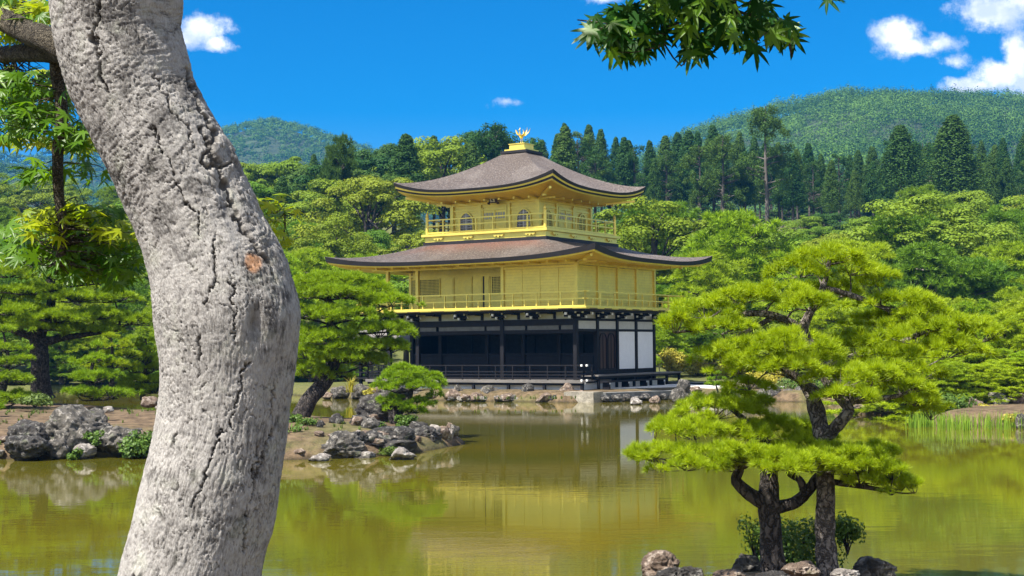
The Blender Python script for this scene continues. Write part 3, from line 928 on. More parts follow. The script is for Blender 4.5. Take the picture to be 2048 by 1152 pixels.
# ---------------------------------------------------------------- roofs
def roof(name, inner, zin, outer, zmid, lift, power, prof, bands, soffit, zsoff, rust_amt=0.0, N=56, Mv=14):
    ix0, ix1, iy0, iy1 = inner; ox0, ox1, oy0, oy1 = outer
    sides = [((ix0, iy0), (ix1, iy0), (ox0, oy0), (ox1, oy0)), ((ix1, iy0), (ix1, iy1), (ox1, oy0), (ox1, oy1)),
             ((ix1, iy1), (ix0, iy1), (ox1, oy1), (ox0, oy1)), ((ix0, iy1), (ix0, iy0), (ox0, oy1), (ox0, oy0))]
    V = []; Fc = []; UV = []; RU = []; k0 = 0
    strips = [MB() for _ in bands]; sof = MB()
    for si, (i0, i1, o0, o1) in enumerate(sides):
        i0, i1, o0, o1 = map(np.array, (i0, i1, o0, o1))
        t = np.linspace(-1, 1, N + 1); s = np.linspace(0, 1, Mv + 1)
        T, Sg = np.meshgrid(t, s)
        f = (T + 1)[..., None] / 2
        inn_ = i0 * (1 - f) + i1 * f; out_ = o0 * (1 - f) + o1 * f
        P = inn_ * (1 - Sg[..., None]) + out_ * Sg[..., None]
        lf = lift * np.abs(T) ** power
        z = zin + (zmid - zin) * (1 - (1 - Sg) ** prof) + lf * Sg ** 2.2
        P3 = np.concatenate([P, z[..., None]], -1)
        V.append(P3.reshape(-1, 3))
        L = np.linalg.norm(o1 - o0); D = abs((o0 - i0)[1] if si % 2 == 0 else (o0 - i0)[0])
        UV.append(np.stack([T * L / 2, Sg * D], -1).reshape(-1, 2))
        ru = np.zeros_like(T)
        if rust_amt and si == 0:
            nz = fbm(np.stack([T * 5, Sg * 2.2, T * 0], -1).reshape(-1, 3), 5, 3).reshape(T.shape)
            ru = rust_amt * smooth(1 - Sg, 0.25 + 0.45 * (1 - nz), 1.0) * smooth(1 - np.abs(T), 0.02, 0.25)
        RU.append(ru.ravel())
        a, b = np.meshgrid(np.arange(Mv), np.arange(N), indexing='ij')
        Fc.append(k0 + np.stack([a * (N + 1) + b, (a + 1) * (N + 1) + b, (a + 1) * (N + 1) + b + 1, a * (N + 1) + b + 1], -1).reshape(-1, 4))
        k0 += (N + 1) * (Mv + 1)
        # edge bands below the shingles, thicker towards the corners
        edge = P3[-1]; tt = np.abs(t)
        nin = unit(np.append(((i0 + i1) / 2 - (o0 + o1) / 2), 0.0))
        cen = np.array([(ox0 + ox1) / 2, (oy0 + oy1) / 2])

        def inset(pts, dist):
            # shrink the outline by dist on both axes
            q = pts.copy()
            q[:, 0] = cen[0] + (pts[:, 0] - cen[0]) * (1 - dist / ((ox1 - ox0) / 2))
            q[:, 1] = cen[1] + (pts[:, 1] - cen[1]) * (1 - dist / ((oy1 - oy0) / 2))
            return q
        cur = edge.copy(); prev_in = 0.0
        for bi, (drop, ins, under, _m) in enumerate(bands):
            thick = drop * (1 + 0.55 * tt ** 3)
            low = inset(edge, prev_in + ins); low[:, 2] = cur[:, 2] - thick
            nxt = inset(edge, prev_in + ins + under); nxt[:, 2] = low[:, 2] + 0.004
            strips[bi].grid(np.stack([cur, low, nxt]))
            cur = nxt.copy(); prev_in += ins + under
        wx0, wx1, wy0, wy1 = soffit
        c4 = [((wx0, wy0), (wx1, wy0)), ((wx1, wy0), (wx1, wy1)), ((wx1, wy1), (wx0, wy1)), ((wx0, wy1), (wx0, wy0))][si]
        fl = ((t + 1) / 2)[:, None]
        wall = np.array(c4[0]) * (1 - fl) + np.array(c4[1]) * fl
        rows = []
        for u in np.linspace(0, 1, 7):
            xy = cur[:, :2] * (1 - u) + wall * u
            zz = cur[:, 2] * (1 - u) ** 1.3 + zsoff * (1 - (1 - u) ** 1.3)
            rows.append(np.concatenate([xy, zz[:, None]], 1))
        sof.grid(np.stack(rows))
    top = mesh_np(name, np.vstack(V), [np.vstack(Fc)], M['shingle'], pav, True, {'roofuv': np.vstack(UV), 'rust': np.concatenate(RU)})
    for mb, (_a, _b, _c, mt) in zip(strips, bands):
        part(mb, 'eave_edge', mt, top)
    part(sof, 'soffit', M['gold_soffit'], top, True)
    return top


K3 = 3.9
lower = roof('lower_roof', (CX - K3 + .05, CX + K3 - .05, CY - K3 + .05, CY + K3 - .05), 8.17, (A0 - 2.42, 2.42, -2.42, B1 + 2.42), 7.13, 0.52, 3.4, 1.35,
             [(0.20, 0.05, 0.06, M['black_edge']), (0.055, 0.02, 0.22, M['gold'])], (A0, 0, 0, B1), 6.99, rust_amt=0.55)
upper = roof('upper_roof', (CX - .55, CX + .55, CY - .55, CY + .55), 13.36, (CX - 5.02, CX + 5.02, CY - 5.02, CY + 5.02), 10.93, 0.64, 3.0, 1.36,
             [(0.13, 0.04, 0.03, M['black_edge']), (0.075, 0.02, 0.02, M['gold']), (0.09, 0.03, 0.04, M['black_edge']), (0.05, 0.02, 0.15, M['gold'])],
             (CX - H3, CX + H3, CY - H3, CY + H3), 10.45)
# gilded arms under the eaves with bright ends
def arm(a, b, da, db, reach, z, drop=0.0, wd=0.09):
    m = MB()
    m.beam((a, b, z), (a + da * reach, b + db * reach, z - drop), wd, 0.1)
    m.box(a + da * reach - 0.05, a + da * reach + 0.05, b + db * reach - 0.05, b + db * reach + 0.05, z - drop - 0.055, z - drop + 0.055)
    part(m, 'eave_arm', M['gold'])


for k in range(12):
    arm(A0 + 0.05 + k * (11.85 / 11), -0.1, 0, -1, 0.95, 6.94)
for k in range(9):
    arm(0.1, 0.05 + k * 1.05, 1, 0, 0.95, 6.94)
for k in range(9):
    arm(A0 - 0.1, 0.05 + k * 1.05, -1, 0, 0.95, 6.94)
for (sx, sy, a, b) in ((1, -1, 0, 0), (-1, -1, A0, 0), (1, 1, 0, B1)):
    m = MB(); m.beam((a, b, 6.98), (a + sx * 1.9, b + sy * 1.9, 7.12), 0.12, 0.13); m.box(a + sx * 1.1 - .08, a + sx * 1.1 + .08, b + sy * 1.1 - .08, b + sy * 1.1 + .08, 6.9, 7.0)
    part(m, 'corner_arm', M['gold'])
for k in range(7):
    arm(CX - H3 + k * 5.5 / 6, CY - H3 - 0.05, 0, -1, 0.9, 10.42)
    arm(CX + H3 + 0.05, CY - H3 + k * 5.5 / 6, 1, 0, 0.9, 10.42)
    arm(CX - H3 - 0.05, CY - H3 + k * 5.5 / 6, -1, 0, 0.9, 10.42)
for (sx, sy) in ((1, -1), (-1, -1), (1, 1)):
    m = MB(); m.beam((CX + sx * H3, CY + sy * H3, 10.44), (CX + sx * (H3 + 1.8), CY + sy * (H3 + 1.8), 10.72), 0.12, 0.12)
    m.box(CX + sx * (H3 + .9) - .08, CX + sx * (H3 + .9) + .08, CY + sy * (H3 + .9) - .08, CY + sy * (H3 + .9) + .08, 10.42, 10.52)
    part(m, 'corner_arm', M['gold'])

# third storey: skirt, balcony, walls, bell windows
part(MB().box(CX - 3.88, CX + 3.88, CY - 3.88, CY + 3.88, 8.0, 8.33), 'roof_ridge_band', M['black_edge'])
skirt = part(MB().box(CX - 3.8, CX + 3.8, CY - 3.8, CY + 3.8, 8.335, 8.62), 'balcony_skirt', M['gold'])
part(MB().box(CX - 3.95, CX + 3.95, CY - 3.95, CY + 3.95, 8.622, 8.75), 'balcony_floor', M['gold'])
for k in range(4):
    u = -2.9 + k * 1.93
    for (a, b, da, db) in ((CX + u, CY - 3.80, 1, 0), (CX + 3.80, CY + u, 0, 1)):
        m = MB(); ox, oy = (0, -0.05) if db == 0 else (0.05, 0)
        m.beam((a - da * .3 + ox, b - db * .3 + oy, 8.52), (a + da * .3 + ox, b + db * .3 + oy, 8.52), 0.07, 0.09)
        for s in (-.2, 0, .2):
            m.box(a + da * s - .05 + ox, a + da * s + .05 + ox, b + db * s - .05 + oy, b + db * s + .05 + oy, 8.44 if s else 8.40, 8.5)
        part(m, 'skirt_ornament', M['gold'], skirt)
for (sx, sy) in ((-1, -1), (1, -1), (1, 1), (-1, 1)):
    a, b = CX + sx * 3.72, CY + sy * 3.72
    m = MB().lathe(a, b, [(0.085, 8.75), (0.085, 9.62), (0.10, 9.63), (0.10, 9.68), (0.06, 9.70), (0.09, 9.76), (0.07, 9.84), (0.015, 9.95)], 10)
    part(m, 'newel_post', M['gold'])
for (p, q) in (((-1, -1), (1, -1)), ((1, -1), (1, 1)), ((-1, -1), (-1, 1)), ((-1, 1), (1, 1))):
    rail_run('balcony_railing', (CX + p[0] * 3.72, CY + p[1] * 3.72), (CX + q[0] * 3.72, CY + q[1] * 3.72), [8.83, 9.2, 9.52], 1.06, 9.5, M['gold'], 0.06, 0.075, base_z=8.75, end_over=0, ends=False)


def bell(c, hw, z0, z1, n=16):
    """outline of a bell shaped window (u,z)"""
    pts = [(c - hw * 1.12, z0), (c - hw, z0 + (z1 - z0) * 0.58)]
    for t in np.linspace(0, 1, n):
        x = -1 + t
        pts.append((c + hw * x, z0 + (z1 - z0) * (0.62 + 0.38 * (1 - abs(x) ** 1.7) ** 0.75)))
    right = [(2 * c - x, z) for (x, z) in pts[:-1]][::-1]
    return pts + right


def wall3(axis_, sgn):
    """one face of the third storey. axis_ 0: south/north (plane of constant b)"""
    plane = (CY if axis_ == 0 else CX) + sgn * H3
    cen = CX if axis_ == 0 else CY
    def pt(u, d, z): return (cen + u, plane + sgn * d, z) if axis_ == 0 else (plane + sgn * d, cen + u, z)
    def bx(mb, u0, u1, d0, d1, z0, z1, mi=0):
        p, q = pt(u0, d0, z0), pt(u1, d1, z1); return mb.box(p[0], q[0], p[1], q[1], p[2], q[2], mi)
    m = MB(); bx(m, -H3 + .08, H3 - .08, -0.12, -0.04, 8.75, 10.5)
    part(m, 'upper_wall', M['gold_board'])
    m = MB()
    bx(m, -H3 - .1, H3 + .1, -0.02, 0.07, 10.28, 10.44); bx(m, -H3, H3, -0.038, 0.02, 9.98, 10.06); bx(m, -H3, H3, -0.038, 0.03, 8.752, 8.86)
    part(m, 'wall_frame', M['gold'])
    for u in (-H3 / 3, H3 / 3):
        m = MB(); bx(m, u - .08, u + .08, -.038, .05, 8.752, 10.278); part(m, 'gold_post', M['gold'])
    for c in (-1.83, 1.83):
        prof = bell(c, 0.42, 8.95, 9.92)
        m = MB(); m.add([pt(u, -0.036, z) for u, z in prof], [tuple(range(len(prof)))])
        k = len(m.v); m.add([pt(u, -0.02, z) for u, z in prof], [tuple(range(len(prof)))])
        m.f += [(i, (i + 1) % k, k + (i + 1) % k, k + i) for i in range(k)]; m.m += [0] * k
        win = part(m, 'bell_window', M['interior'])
        f = MB()
        for i in range(len(prof) - 1):
            f.beam(pt(prof[i][0], 0, prof[i][1]), pt(prof[i + 1][0], 0, prof[i + 1][1]), 0.07, 0.06, up=(0, 1, 0) if axis_ == 0 else (1, 0, 0))
        part(f, 'frame', M['gold'], win)
        g = MB()
        def top(u): return max(z for (x, z) in prof if abs(x - u) < 0.06) if abs(u - c) < 0.38 else 9.5
        for s in np.linspace(-0.36, 0.36, 9):
            bx(g, c + s - .011, c + s + .011, -.012, 0.006, 8.95, min(9.9, 8.95 + 0.97 * (0.62 + 0.36 * (1 - abs(s / .42) ** 1.7) ** .75)))
        for z in np.linspace(9.1, 9.75, 6):
            bx(g, c - .36 if z < 9.6 else c - .26, c + .36 if z < 9.6 else c + .26, -.011, 0.004, z - .011, z + .011)
        bx(g, c - .035, c + .035, -.008, .02, 8.95, 9.88)
        part(g, 'lattice', M['cap'] if axis_ == 0 else M['gold'], win)
    # centre door with a row of openings near its head
    m = MB(); bx(m, -0.72, 0.72, -.036, .0, 8.87, 9.95)
    d = part(m, 'door', M['gold'])
    f = MB(); bx(f, -.80, -.72, -.036, .06, 8.87, 10.1); bx(f, .72, .80, -.036, .06, 8.87, 10.16); bx(f, -.9, .9, -.0, .05, 9.955, 9.975)
    bx(f, -.04, .04, .002, .04, 8.87, 9.95)
    part(f, 'frame', M['gold'], d)
    g = MB()
    for u in (-.66, -.35, .07, .38):
        bx(g, u, u + .27, .002, .012, 9.5, 9.82)
    part(g, 'opening', M['plaster_grey'], d)
    h = MB()
    for u in (-.53, -.21, .2, .52):
        bx(h, u - .02, u + .02, .013, .03, 9.45, 9.85)
    bx(h, -.7, .7, .013, .026, 9.64, 9.67); bx(h, -.7, .7, .013, .03, 9.40, 9.46)
    part(h, 'lattice', M['gold'], d)


wall3(0, -1); wall3(1, 1); wall3(1, -1); wall3(0, 1)
for (sx, sy) in ((-1, -1), (1, -1), (1, 1), (-1, 1)):
    a, b = CX + sx * (H3 - .02), CY + sy * (H3 - .02)
    part(MB().box(a - .1, a + .1, b - .1, b + .1, 8.752, 10.3), 'gold_post', M['gold'])
# tilted name board below the upper eave
pl = MB()
p0 = np.array((CX + 0.22, CY - H3 - 0.42)); z0, z1 = 10.28, 10.80
def pq(u, d, t): return (p0[0] + u, p0[1] - d - 0.25 * t, z0 + (z1 - z0) * t)
def board(mb, u0, u1, d0, d1, t0, t1, mi):
    v = [pq(u, d, t) for t in (t0, t1) for d in (d0, d1) for u in (u0, u1)]
    mb.add(v, [(0, 2, 3, 1), (4, 5, 7, 6), (0, 1, 5, 4), (2, 6, 7, 3), (0, 4, 6, 2), (1, 3, 7, 5)], mi)
board(pl, -.26, .26, 0, .06, 0, 1, 0)
board(pl, -.13, .15, .062, .085, .10, .92, 1)
board(pl, -.03, .05, .087, .10, .16, .88, 0)
board(pl, -.33, -.24, -.02, .10, -.12, .08, 0); board(pl, .24, .33, -.02, .10, -.12, .08, 0)
part(pl, 'name_board', [M['wood_door'], M['plaster']])

# roof finial base and the bird
fin = MB().box(CX - .84, CX + .84, CY - .84, CY + .84, 13.22, 13.36, 1).box(CX - .68, CX + .68, CY - .68, CY + .68, 13.363, 13.46).box(CX - .48, CX + .48, CY - .48, CY + .48, 13.463, 13.74).box(CX - .52, CX + .52, CY - .52, CY + .52, 13.743, 13.78)
fin.lathe(CX, CY, [(0.16, 13.78), (0.12, 13.84), (0.08, 13.86)], 10)
fin = part(fin, 'finial_base', [M['gold'], M['black_edge']])
V, Q = [], []
def body_tube(pts, rad, seg=10):
    global V, Q
    pts = spline(np.column_stack([pts, rad]), 18)
    v, q = tube_np(pts[:, :3], pts[:, 3], seg)
    Q.append(q + sum(len(x) for x in V)); V.append(v)
z0 = 13.87
c = np.array((CX, CY, 0.0))
body_tube([(-.0, .34, z0 + .52), (0, .16, z0 + .44), (0, -.02, z0 + .40), (0, -.16, z0 + .50), (0, -.22, z0 + .66), (0, -.20, z0 + .80), (0, -.27, z0 + .86), (0, -.37, z0 + .83)],
          [.025, .085, .11, .09, .045, .04, .05, .01])
for s in (-1, 1):
    body_tube([(s * .06, .02, z0 + .36), (s * .07, .05, z0 + .16), (s * .07, .0, z0 - .02)], [.04, .02, .018], 8)
body_tube([(0, -.22, z0 + .9), (0, -.16, z0 + 1.0), (0, -.08, z0 + 1.03)], [.02, .015, .005], 6)
for s, l in ((-.6, 1.0), (.6, 1.1), (1.6, 1.0)):
    body_tube([(s * .05, .26, z0 + .48), (s * .14, .42, z0 + .62), (s * .22, .52 * l, z0 + .82 * l), (s * .30, .46 * l, z0 + 1.02 * l)], [.025, .03, .03, .006], 6)
Vb = np.vstack(V) * (.76, .76, 1) + c; Vb[:, 2] = 13.86 + (Vb[:, 2] - 13.86) * .80
bird = mesh_np('phoenix_figure', Vb, [np.vstack(Q)], M['gold_bird'], pav, True)
for s in (-1, 1):
    out_ = [(.07, -.10, .50), (.22, -.12, .52), (.34, -.10, .66), (.42, -.06, .92), (.36, 0, .86), (.37, .02, .74), (.31, .04, .76), (.30, .08, .62), (.24, .10, .62), (.20, .14, .48), (.08, .12, .42)]
    P_ = [np.array((s * x * .76, y * .76, 13.86 + (z0 + z - 13.86) * .80)) + c for x, y, z in out_]
    m = MB(); n_ = len(P_)
    m.add(P_ + [p + np.array((s * .012, -.03, .012)) for p in P_], [tuple(range(n_)), tuple(range(n_, 2 * n_))[::-1]] + [(i, (i + 1) % n_, n_ + (i + 1) % n_, n_ + i) for i in range(n_)])
    part(m, 'wing', M['gold_bird'], bird)

# small fishing porch on the west side
wp = MB()
for (a, b) in ((-16.2, 3.0), (-16.2, 5.6), (-14.1, 3.0), (-14.1, 5.6)):
    wp.box(a - .08, a + .08, b - .08, b + .08, -.4, 3.0)
wp.box(-16.5, A0 - 0.1, 2.7, 5.9, .9, 1.0).box(-16.3, A0 - .1, 2.94, 3.06, 2.88, 3.02).box(-16.3, A0 - .1, 5.54, 5.66, 2.88, 3.02)
porch = part(wp, 'fishing_porch', M['wood'])
pr = MB()
for s in (-1, 1):
    pr.grid([[(-17.0, 4.3 + s * 2.1, 2.95), (A0, 4.3 + s * 2.1, 2.95)], [(-17.0, 4.3 + s * 1.0, 3.35), (A0, 4.3 + s * 1.0, 3.35)], [(-17.0, 4.3, 3.95), (A0, 4.3, 3.95)]])
    pr.grid([[(-17.0, 4.3 + s * 2.1, 2.95), (A0, 4.3 + s * 2.1, 2.95)], [(-17.0, 4.3 + s * 2.05, 2.8), (A0, 4.3 + s * 2.05, 2.8)], [(-17.0, 4.3, 3.7), (A0, 4.3, 3.7)]])
part(pr, 'porch_roof', M['wood_deck'], porch)
pr = MB()
for z in (1.3, 1.7):
    pr.beam((-16.4, 2.75, z), (A0 - .9, 2.75, z), .06, .06)
part(pr, 'porch_rail', M['wood'], porch)
# stone landing and gravel court on the east
land = MB()
def lq(mb, pts, z0, z1):
    n = len(pts); v = [(*p, z) for z in (z0, z1) for p in pts]
    mb.add(v, [tuple(range(n))[::-1], tuple(range(n, 2 * n))] + [(i, (i + 1) % n, n + (i + 1) % n, n + i) for i in range(n)])
    return mb
st = lq(MB(), [b2(0.75, -2.7), b2(2.35, -2.65), b2(2.5, -1.95), b2(0.8, -1.9)], -0.2, 0.50)
tag(st.build('landing_slab', M['slab']), 'pale thick stone slab at the corner of the pavilion bank, sunlit edge towards the pond', 'stone slab')
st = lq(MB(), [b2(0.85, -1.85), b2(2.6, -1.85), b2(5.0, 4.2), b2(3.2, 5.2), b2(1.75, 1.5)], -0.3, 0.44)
tag(st.build('landing_terrace', M['slab_shaded']), 'low grey stone terrace beside the pavilion steps, shaded front wall over the water', 'terrace')
st = lq(MB(), [b2(1.1, 1.2), b2(3.25, 5.3), b2(5.1, 4.3), (11.5, 71.4), (13.6, 72.5), (13.4, 78), (8, 84), b2(2.4, 12), b2(1.1, 11)], 0.40, 0.585)
tag(st.build('gravel_path', M['gravel']), kind='structure')

ISLE_PLANTS = []
# ------------------------------------------------------------------ rocks, one object each
_ico = {}


def ico(sub):
    if sub not in _ico:
        bm = bmesh.new(); bmesh.ops.create_icosphere(bm, subdivisions=sub, radius=1.0)
        bm.verts.ensure_lookup_table()
        _ico[sub] = (np.array([v.co[:] for v in bm.verts]), np.array([[v.index for v in f.verts] for f in bm.faces]))
        bm.free()
    return _ico[sub]


def rock(label, px, py, D, wpx, hpx, mat='rock_grey', seed=1, deep=1.0, sub=5, group=None, sharp=0.75, tilt=0.0, name='rock', lean=(0, 0)):
    """rock whose visible base centre lies at photo point (px,py) at depth D, wpx wide and hpx tall"""
    r = np.random.default_rng(seed)
    V, Fc = ico(sub); V = V.copy()
    for _ in range(13):
        n = unit(r.normal(size=3) * (1, 1, 0.8)); d = r.uniform(0.55, 0.9) * (1.0 if sharp > .5 else 1.1)
        s = V @ n
        V = V - np.where(s > d, (s - d) * 0.93, 0)[:, None] * n
    N = unit(V)
    h = (fbm(V * 1.7 + seed * 3.1, seed, 4) - 0.5) * 0.42
    rid = 1 - np.abs(2 * fbm(V * 3.6 + seed, seed + 7, 4) - 1)
    V = V + N * (h + (rid - 0.8) * 0.32 + (fbm(V * 13 + seed, seed + 3, 3) - .5) * 0.12)[:, None]
    lo, hi = V.min(0), V.max(0)
    V = (V - (lo + hi) / 2) / (hi - lo) * 2
    m = D / F_PX
    W, H = wpx * m, hpx * m
    up = V[:, 2] > -0.15
    V = V * (W / 2, W / 2 * deep, H * 0.60)
    V[:, 2] += H * 0.40
    V[:, 0] += V[:, 2] * lean[0]; V[:, 1] += V[:, 2] * lean[1]
    if tilt:
        c, s = math.cos(tilt), math.sin(tilt)
        V = np.stack([V[:, 0] * c - V[:, 2] * s, V[:, 1], V[:, 0] * s + V[:, 2] * c], 1)
    base = at(px, py, D)
    o = mesh_np(name, V, [Fc], M[mat], None, True, loc=base)
    return tag(o, label, 'rock', group)


G1 = 'rocks edging the pine island'
rock('large craggy grey boulder rising highest in front of the big old pine', 158, 905, 37.3, 150, 96, 'rock_grey', 3, group=G1)
rock('dark cleft boulder at the water beside the tallest grey boulder', 62, 905, 36.9, 96, 66, 'rock_dark', 5, group=G1)
rock('low dark slab half under the cleft boulder, dipping into the water', 58, 918, 36.0, 92, 48, 'rock_dark', 8, group=G1, sharp=.9)
rock('wide flat-topped boulder between the tall grey boulder and the leafy shore bush', 228, 908, 37.0, 110, 58, 'rock_grey', 11, group=G1)
rock('small pale stone at the foot of the flat-topped boulder', 170, 916, 36.3, 46, 30, 'rock_pale', 12, sub=4, group=G1)
rock('mossy small stone hidden between the two craggy shore boulders', 118, 912, 36.4, 50, 36, 'rock_grey', 17, sub=4, group=G1)
rock('stone behind the grey trunk edge, next to the leafy shore bush', 292, 905, 37.0, 60, 44, 'rock_tan', 14, sub=4, group=G1)
rock('rounded grey boulder streaked white, facing the water under the leaning pine', 682, 915, 36.0, 98, 54, 'rock_grey', 21, group=G1)
rock('broad dark boulder with moss at its foot behind the white-topped wet stone', 772, 910, 37.2, 128, 58, 'rock_dark', 23, group=G1)
rock('dark smooth boulder just inside the pale tip of the island', 848, 893, 39.2, 72, 42, 'rock_dark', 27, group=G1)
rock('pale jagged rock forming the outer tip of the pine island', 880, 888, 39.9, 46, 34, 'rock_pale', 29, group=G1, lean=(.3, 0))
rock('white ridged stone standing alone in the water off the island', 806, 923, 35.2, 58, 30, 'rock_pale', 31, group=G1)
rock('small pale stone in the water below the rounded streaked boulder', 640, 924, 35.0, 46, 18, 'rock_pale', 33, sub=4, group=G1)
rock('flat pale ledge stone between the grey trunk and the streaked boulder', 604, 915, 35.8, 72, 24, 'rock_tan', 35, sub=4, group=G1)
rock('dark ledge stone low against the grey trunk', 570, 915, 35.9, 46, 30, 'rock_dark', 36, sub=4, group=G1)
rock('flat wet stone at the waterline right of the streaked boulder', 728, 918, 35.9, 48, 16, 'rock_pale', 37, sub=4, group=G1)
rock('brown rock filling the bank between pale ledge and streaked boulder', 630, 905, 36.6, 70, 36, 'rock_tan', 42, group=G1)
rock('dark mossy rock above the pale ledge, under the leaning pine', 598, 895, 37.4, 70, 40, 'rock_dark', 43, group=G1)
rock('tan rock set into the slope above the streaked boulder', 722, 880, 38.6, 60, 24, 'rock_tan', 44, sub=4, group=G1)
rock('pale knobbly stone on the mossy shoulder of the broad dark boulder', 786, 896, 37.0, 52, 34, 'rock_pale', 38, sub=4, group=G1)
rock('steep pointed dark rock leaning behind the small dwarf pine', 752, 846, 41.6, 104, 72, 'rock_dark', 41, deep=.8, sharp=.4, group=G1, lean=(.35, 0))
k_ = 0
for (x, y, D, wd, hh, t) in [(216, 824, 41, 26, 12, 'p'), (300, 812, 49, 34, 20, 't'), (325, 822, 46, 30, 18, 'p'), (640, 860, 40, 16, 8, 'p'), (705, 868, 39.6, 20, 9, 'p'), (730, 880, 39, 22, 10, 'p'), (600, 872, 39, 20, 10, 't')]:
    k_ += 1
    rock('small loose stone lying on the bare earth of the pine island', x, y, D, wd, hh, {'p': 'rock_pale', 't': 'rock_tan'}[t], 50 + k_, sub=3, group='loose stones on the island earth')

# stones of the pavilion bank
G2 = 'stones edging the pavilion bank'
bank = [(905, 798, 40, 22, 'rock_tan', 'tan stone at the far end of the bank row beside the dwarf pine'),
        (918, 797, 26, 30, 'rock_grey', 'blue-grey upright stone near the dwarf pine end of the bank row'),
        (952, 800, 30, 18, 'rock_tan', 'small tan stone in the bank row before the angular pale boulder'),
        (983, 798, 44, 30, 'rock_grey', 'angular pale-grey boulder in the bank row, third large stone from the slab'),
        (1014, 800, 34, 16, 'rock_tan', 'low buff stone in the bank row between angular and pointed boulders'),
        (1054, 799, 30, 36, 'rock_dark', 'pointed dark-grey boulder standing against the veranda, second from the slab'),
        (1090, 801, 40, 18, 'rock_tan', 'low grassy-edged tan stone between pointed grey and pink-brown boulders'),
        (1132, 799, 44, 36, 'rock_tan', 'rounded pink-brown boulder in the bank row nearest the stone slab'),
        (1108, 803, 30, 16, 'rock_dark', 'small dark stone wet at the foot of the pink-brown boulder'),
        (1158, 800, 34, 22, 'rock_tan', 'tan stone tucked between pink-brown boulder and slab'),
        (1163, 786, 26, 12, 'rock_pale', 'pale flat stone on top of the bank at the veranda corner post'),
        (868, 797, 34, 18, 'rock_tan', 'tan stone hidden under the dwarf pine boughs on the bank'),
        (832, 796, 36, 22, 'rock_grey', 'grey stone of the bank showing between the leaning rock and dwarf pine'),
        (755, 796, 36, 24, 'rock_tan', 'brownish stone on the bank beside the iris-leaved plant, towards the leaning rock'),
        (722, 795, 42, 30, 'rock_grey', 'mottled grey stone on the bank just right of the iris-leaved plant'),
        (680, 794, 40, 24, 'rock_grey', 'smooth grey-green stone on the bank just left of the iris-leaved plant'),
        (655, 795, 22, 14, 'rock_tan', 'last small stone of the bank, beside the leaning pine stem')]
for i, (x, y, wd, hh, t, lb) in enumerate(bank):
    g = at(x, y, 70); tt = (0.0 - CAM_Z) / ray(x, min(y + 4, 805))[2]
    rock(lb, x, y + 2, tt + 0.6, wd, hh, t, 80 + i, sub=4, group=G2)
rr = np.random.default_rng(4)
for i in range(34):
    x = rr.uniform(880, 1180); tt = (0.0 - CAM_Z) / ray(x, 804)[2]
    rock('fist-sized rubble stone packed along the foot of the pavilion bank', x, 802 + rr.uniform(-3, 2), tt + 0.5, rr.uniform(9, 20), rr.uniform(7, 13), rr.choice(['rock_tan', 'rock_pale', 'rock_grey']), 200 + i, sub=3, group='rubble along the pavilion bank')
rock('squarish pale stepping stone in the water nearest the landing terrace', 1272, 811, 66.3, 26, 17, 'rock_pale', 301, sub=4, group='stepping stones in the pond')
rock('squarish brown stepping stone farther from the slab, near the tall grey stone', 1310, 808, 67.5, 24, 17, 'rock_tan', 302, sub=4, group='stepping stones in the pond')
G3 = 'stones around the gravel court'
rock('tall grey split stone standing at the edge of the gravel court', 1367, 792, 69.5, 30, 34, 'rock_grey', 303, sub=4, group=G3, deep=.7)
rock('rounded grey stone in the water before the tall split stone', 1354, 801, 67.6, 30, 26, 'rock_grey', 304, sub=4, group=G3)
rock('low brown stone behind the tall split stone on the gravel', 1392, 786, 70, 26, 14, 'rock_tan', 305, sub=4, group=G3)
rock('long rust-brown bank rock at the far corner of the gravel court', 1500, 782, 71.5, 70, 22, 'rock_tan', 306, sub=4, group=G3)
for i, x in enumerate([1460, 1492, 1520, 1548, 1578, 1606, 1632]):
    rock('dark shaded stone in the low wall below the gravel court', x, 803, 68.5 + .1 * i, 34, 26 + 5 * (i % 2), 'rock_dark' if i % 2 else 'rock_grey', 320 + i, sub=4, group='shaded wall stones below the gravel court')
G4 = 'rocks on the reed shore'
shore = [(1770, 831, 55.2, 84, 34, 'rock_tan', 'broad brown shore rock behind the two island pines, beside the reeds'),
         (1722, 830, 55.6, 66, 24, 'rock_tan', 'low tan shore rock next to the broad brown one'),
         (1700, 832, 55, 30, 18, 'rock_grey', 'small grey wedge stone at the shore beside the taller pine stem'),
         (1782, 833, 54.6, 16, 9, 'rock_pale', 'tiny white pebble stone at the foot of the broad brown shore rock'),
         (1996, 812, 51.5, 44, 30, 'rock_pale', 'white arched boulder above the reeds, beside the pink slanting rock'),
         (1952, 826, 50.5, 30, 34, 'rock_tan', 'pink slanting rock standing behind the reeds'),
         (2036, 812, 51.5, 40, 26, 'rock_tan', 'reddish boulder beyond the white arched one'),
         (2044, 866, 45.5, 24, 40, 'rock_grey', 'grey rock standing in the reeds at the picture edge')]
for i, (x, y, D, wd, hh, t, lb) in enumerate(shore):
    rock(lb, x, y, D, wd, hh, t, 340 + i, sub=4, group=G4)
G5 = 'rocks around the small pine islet'
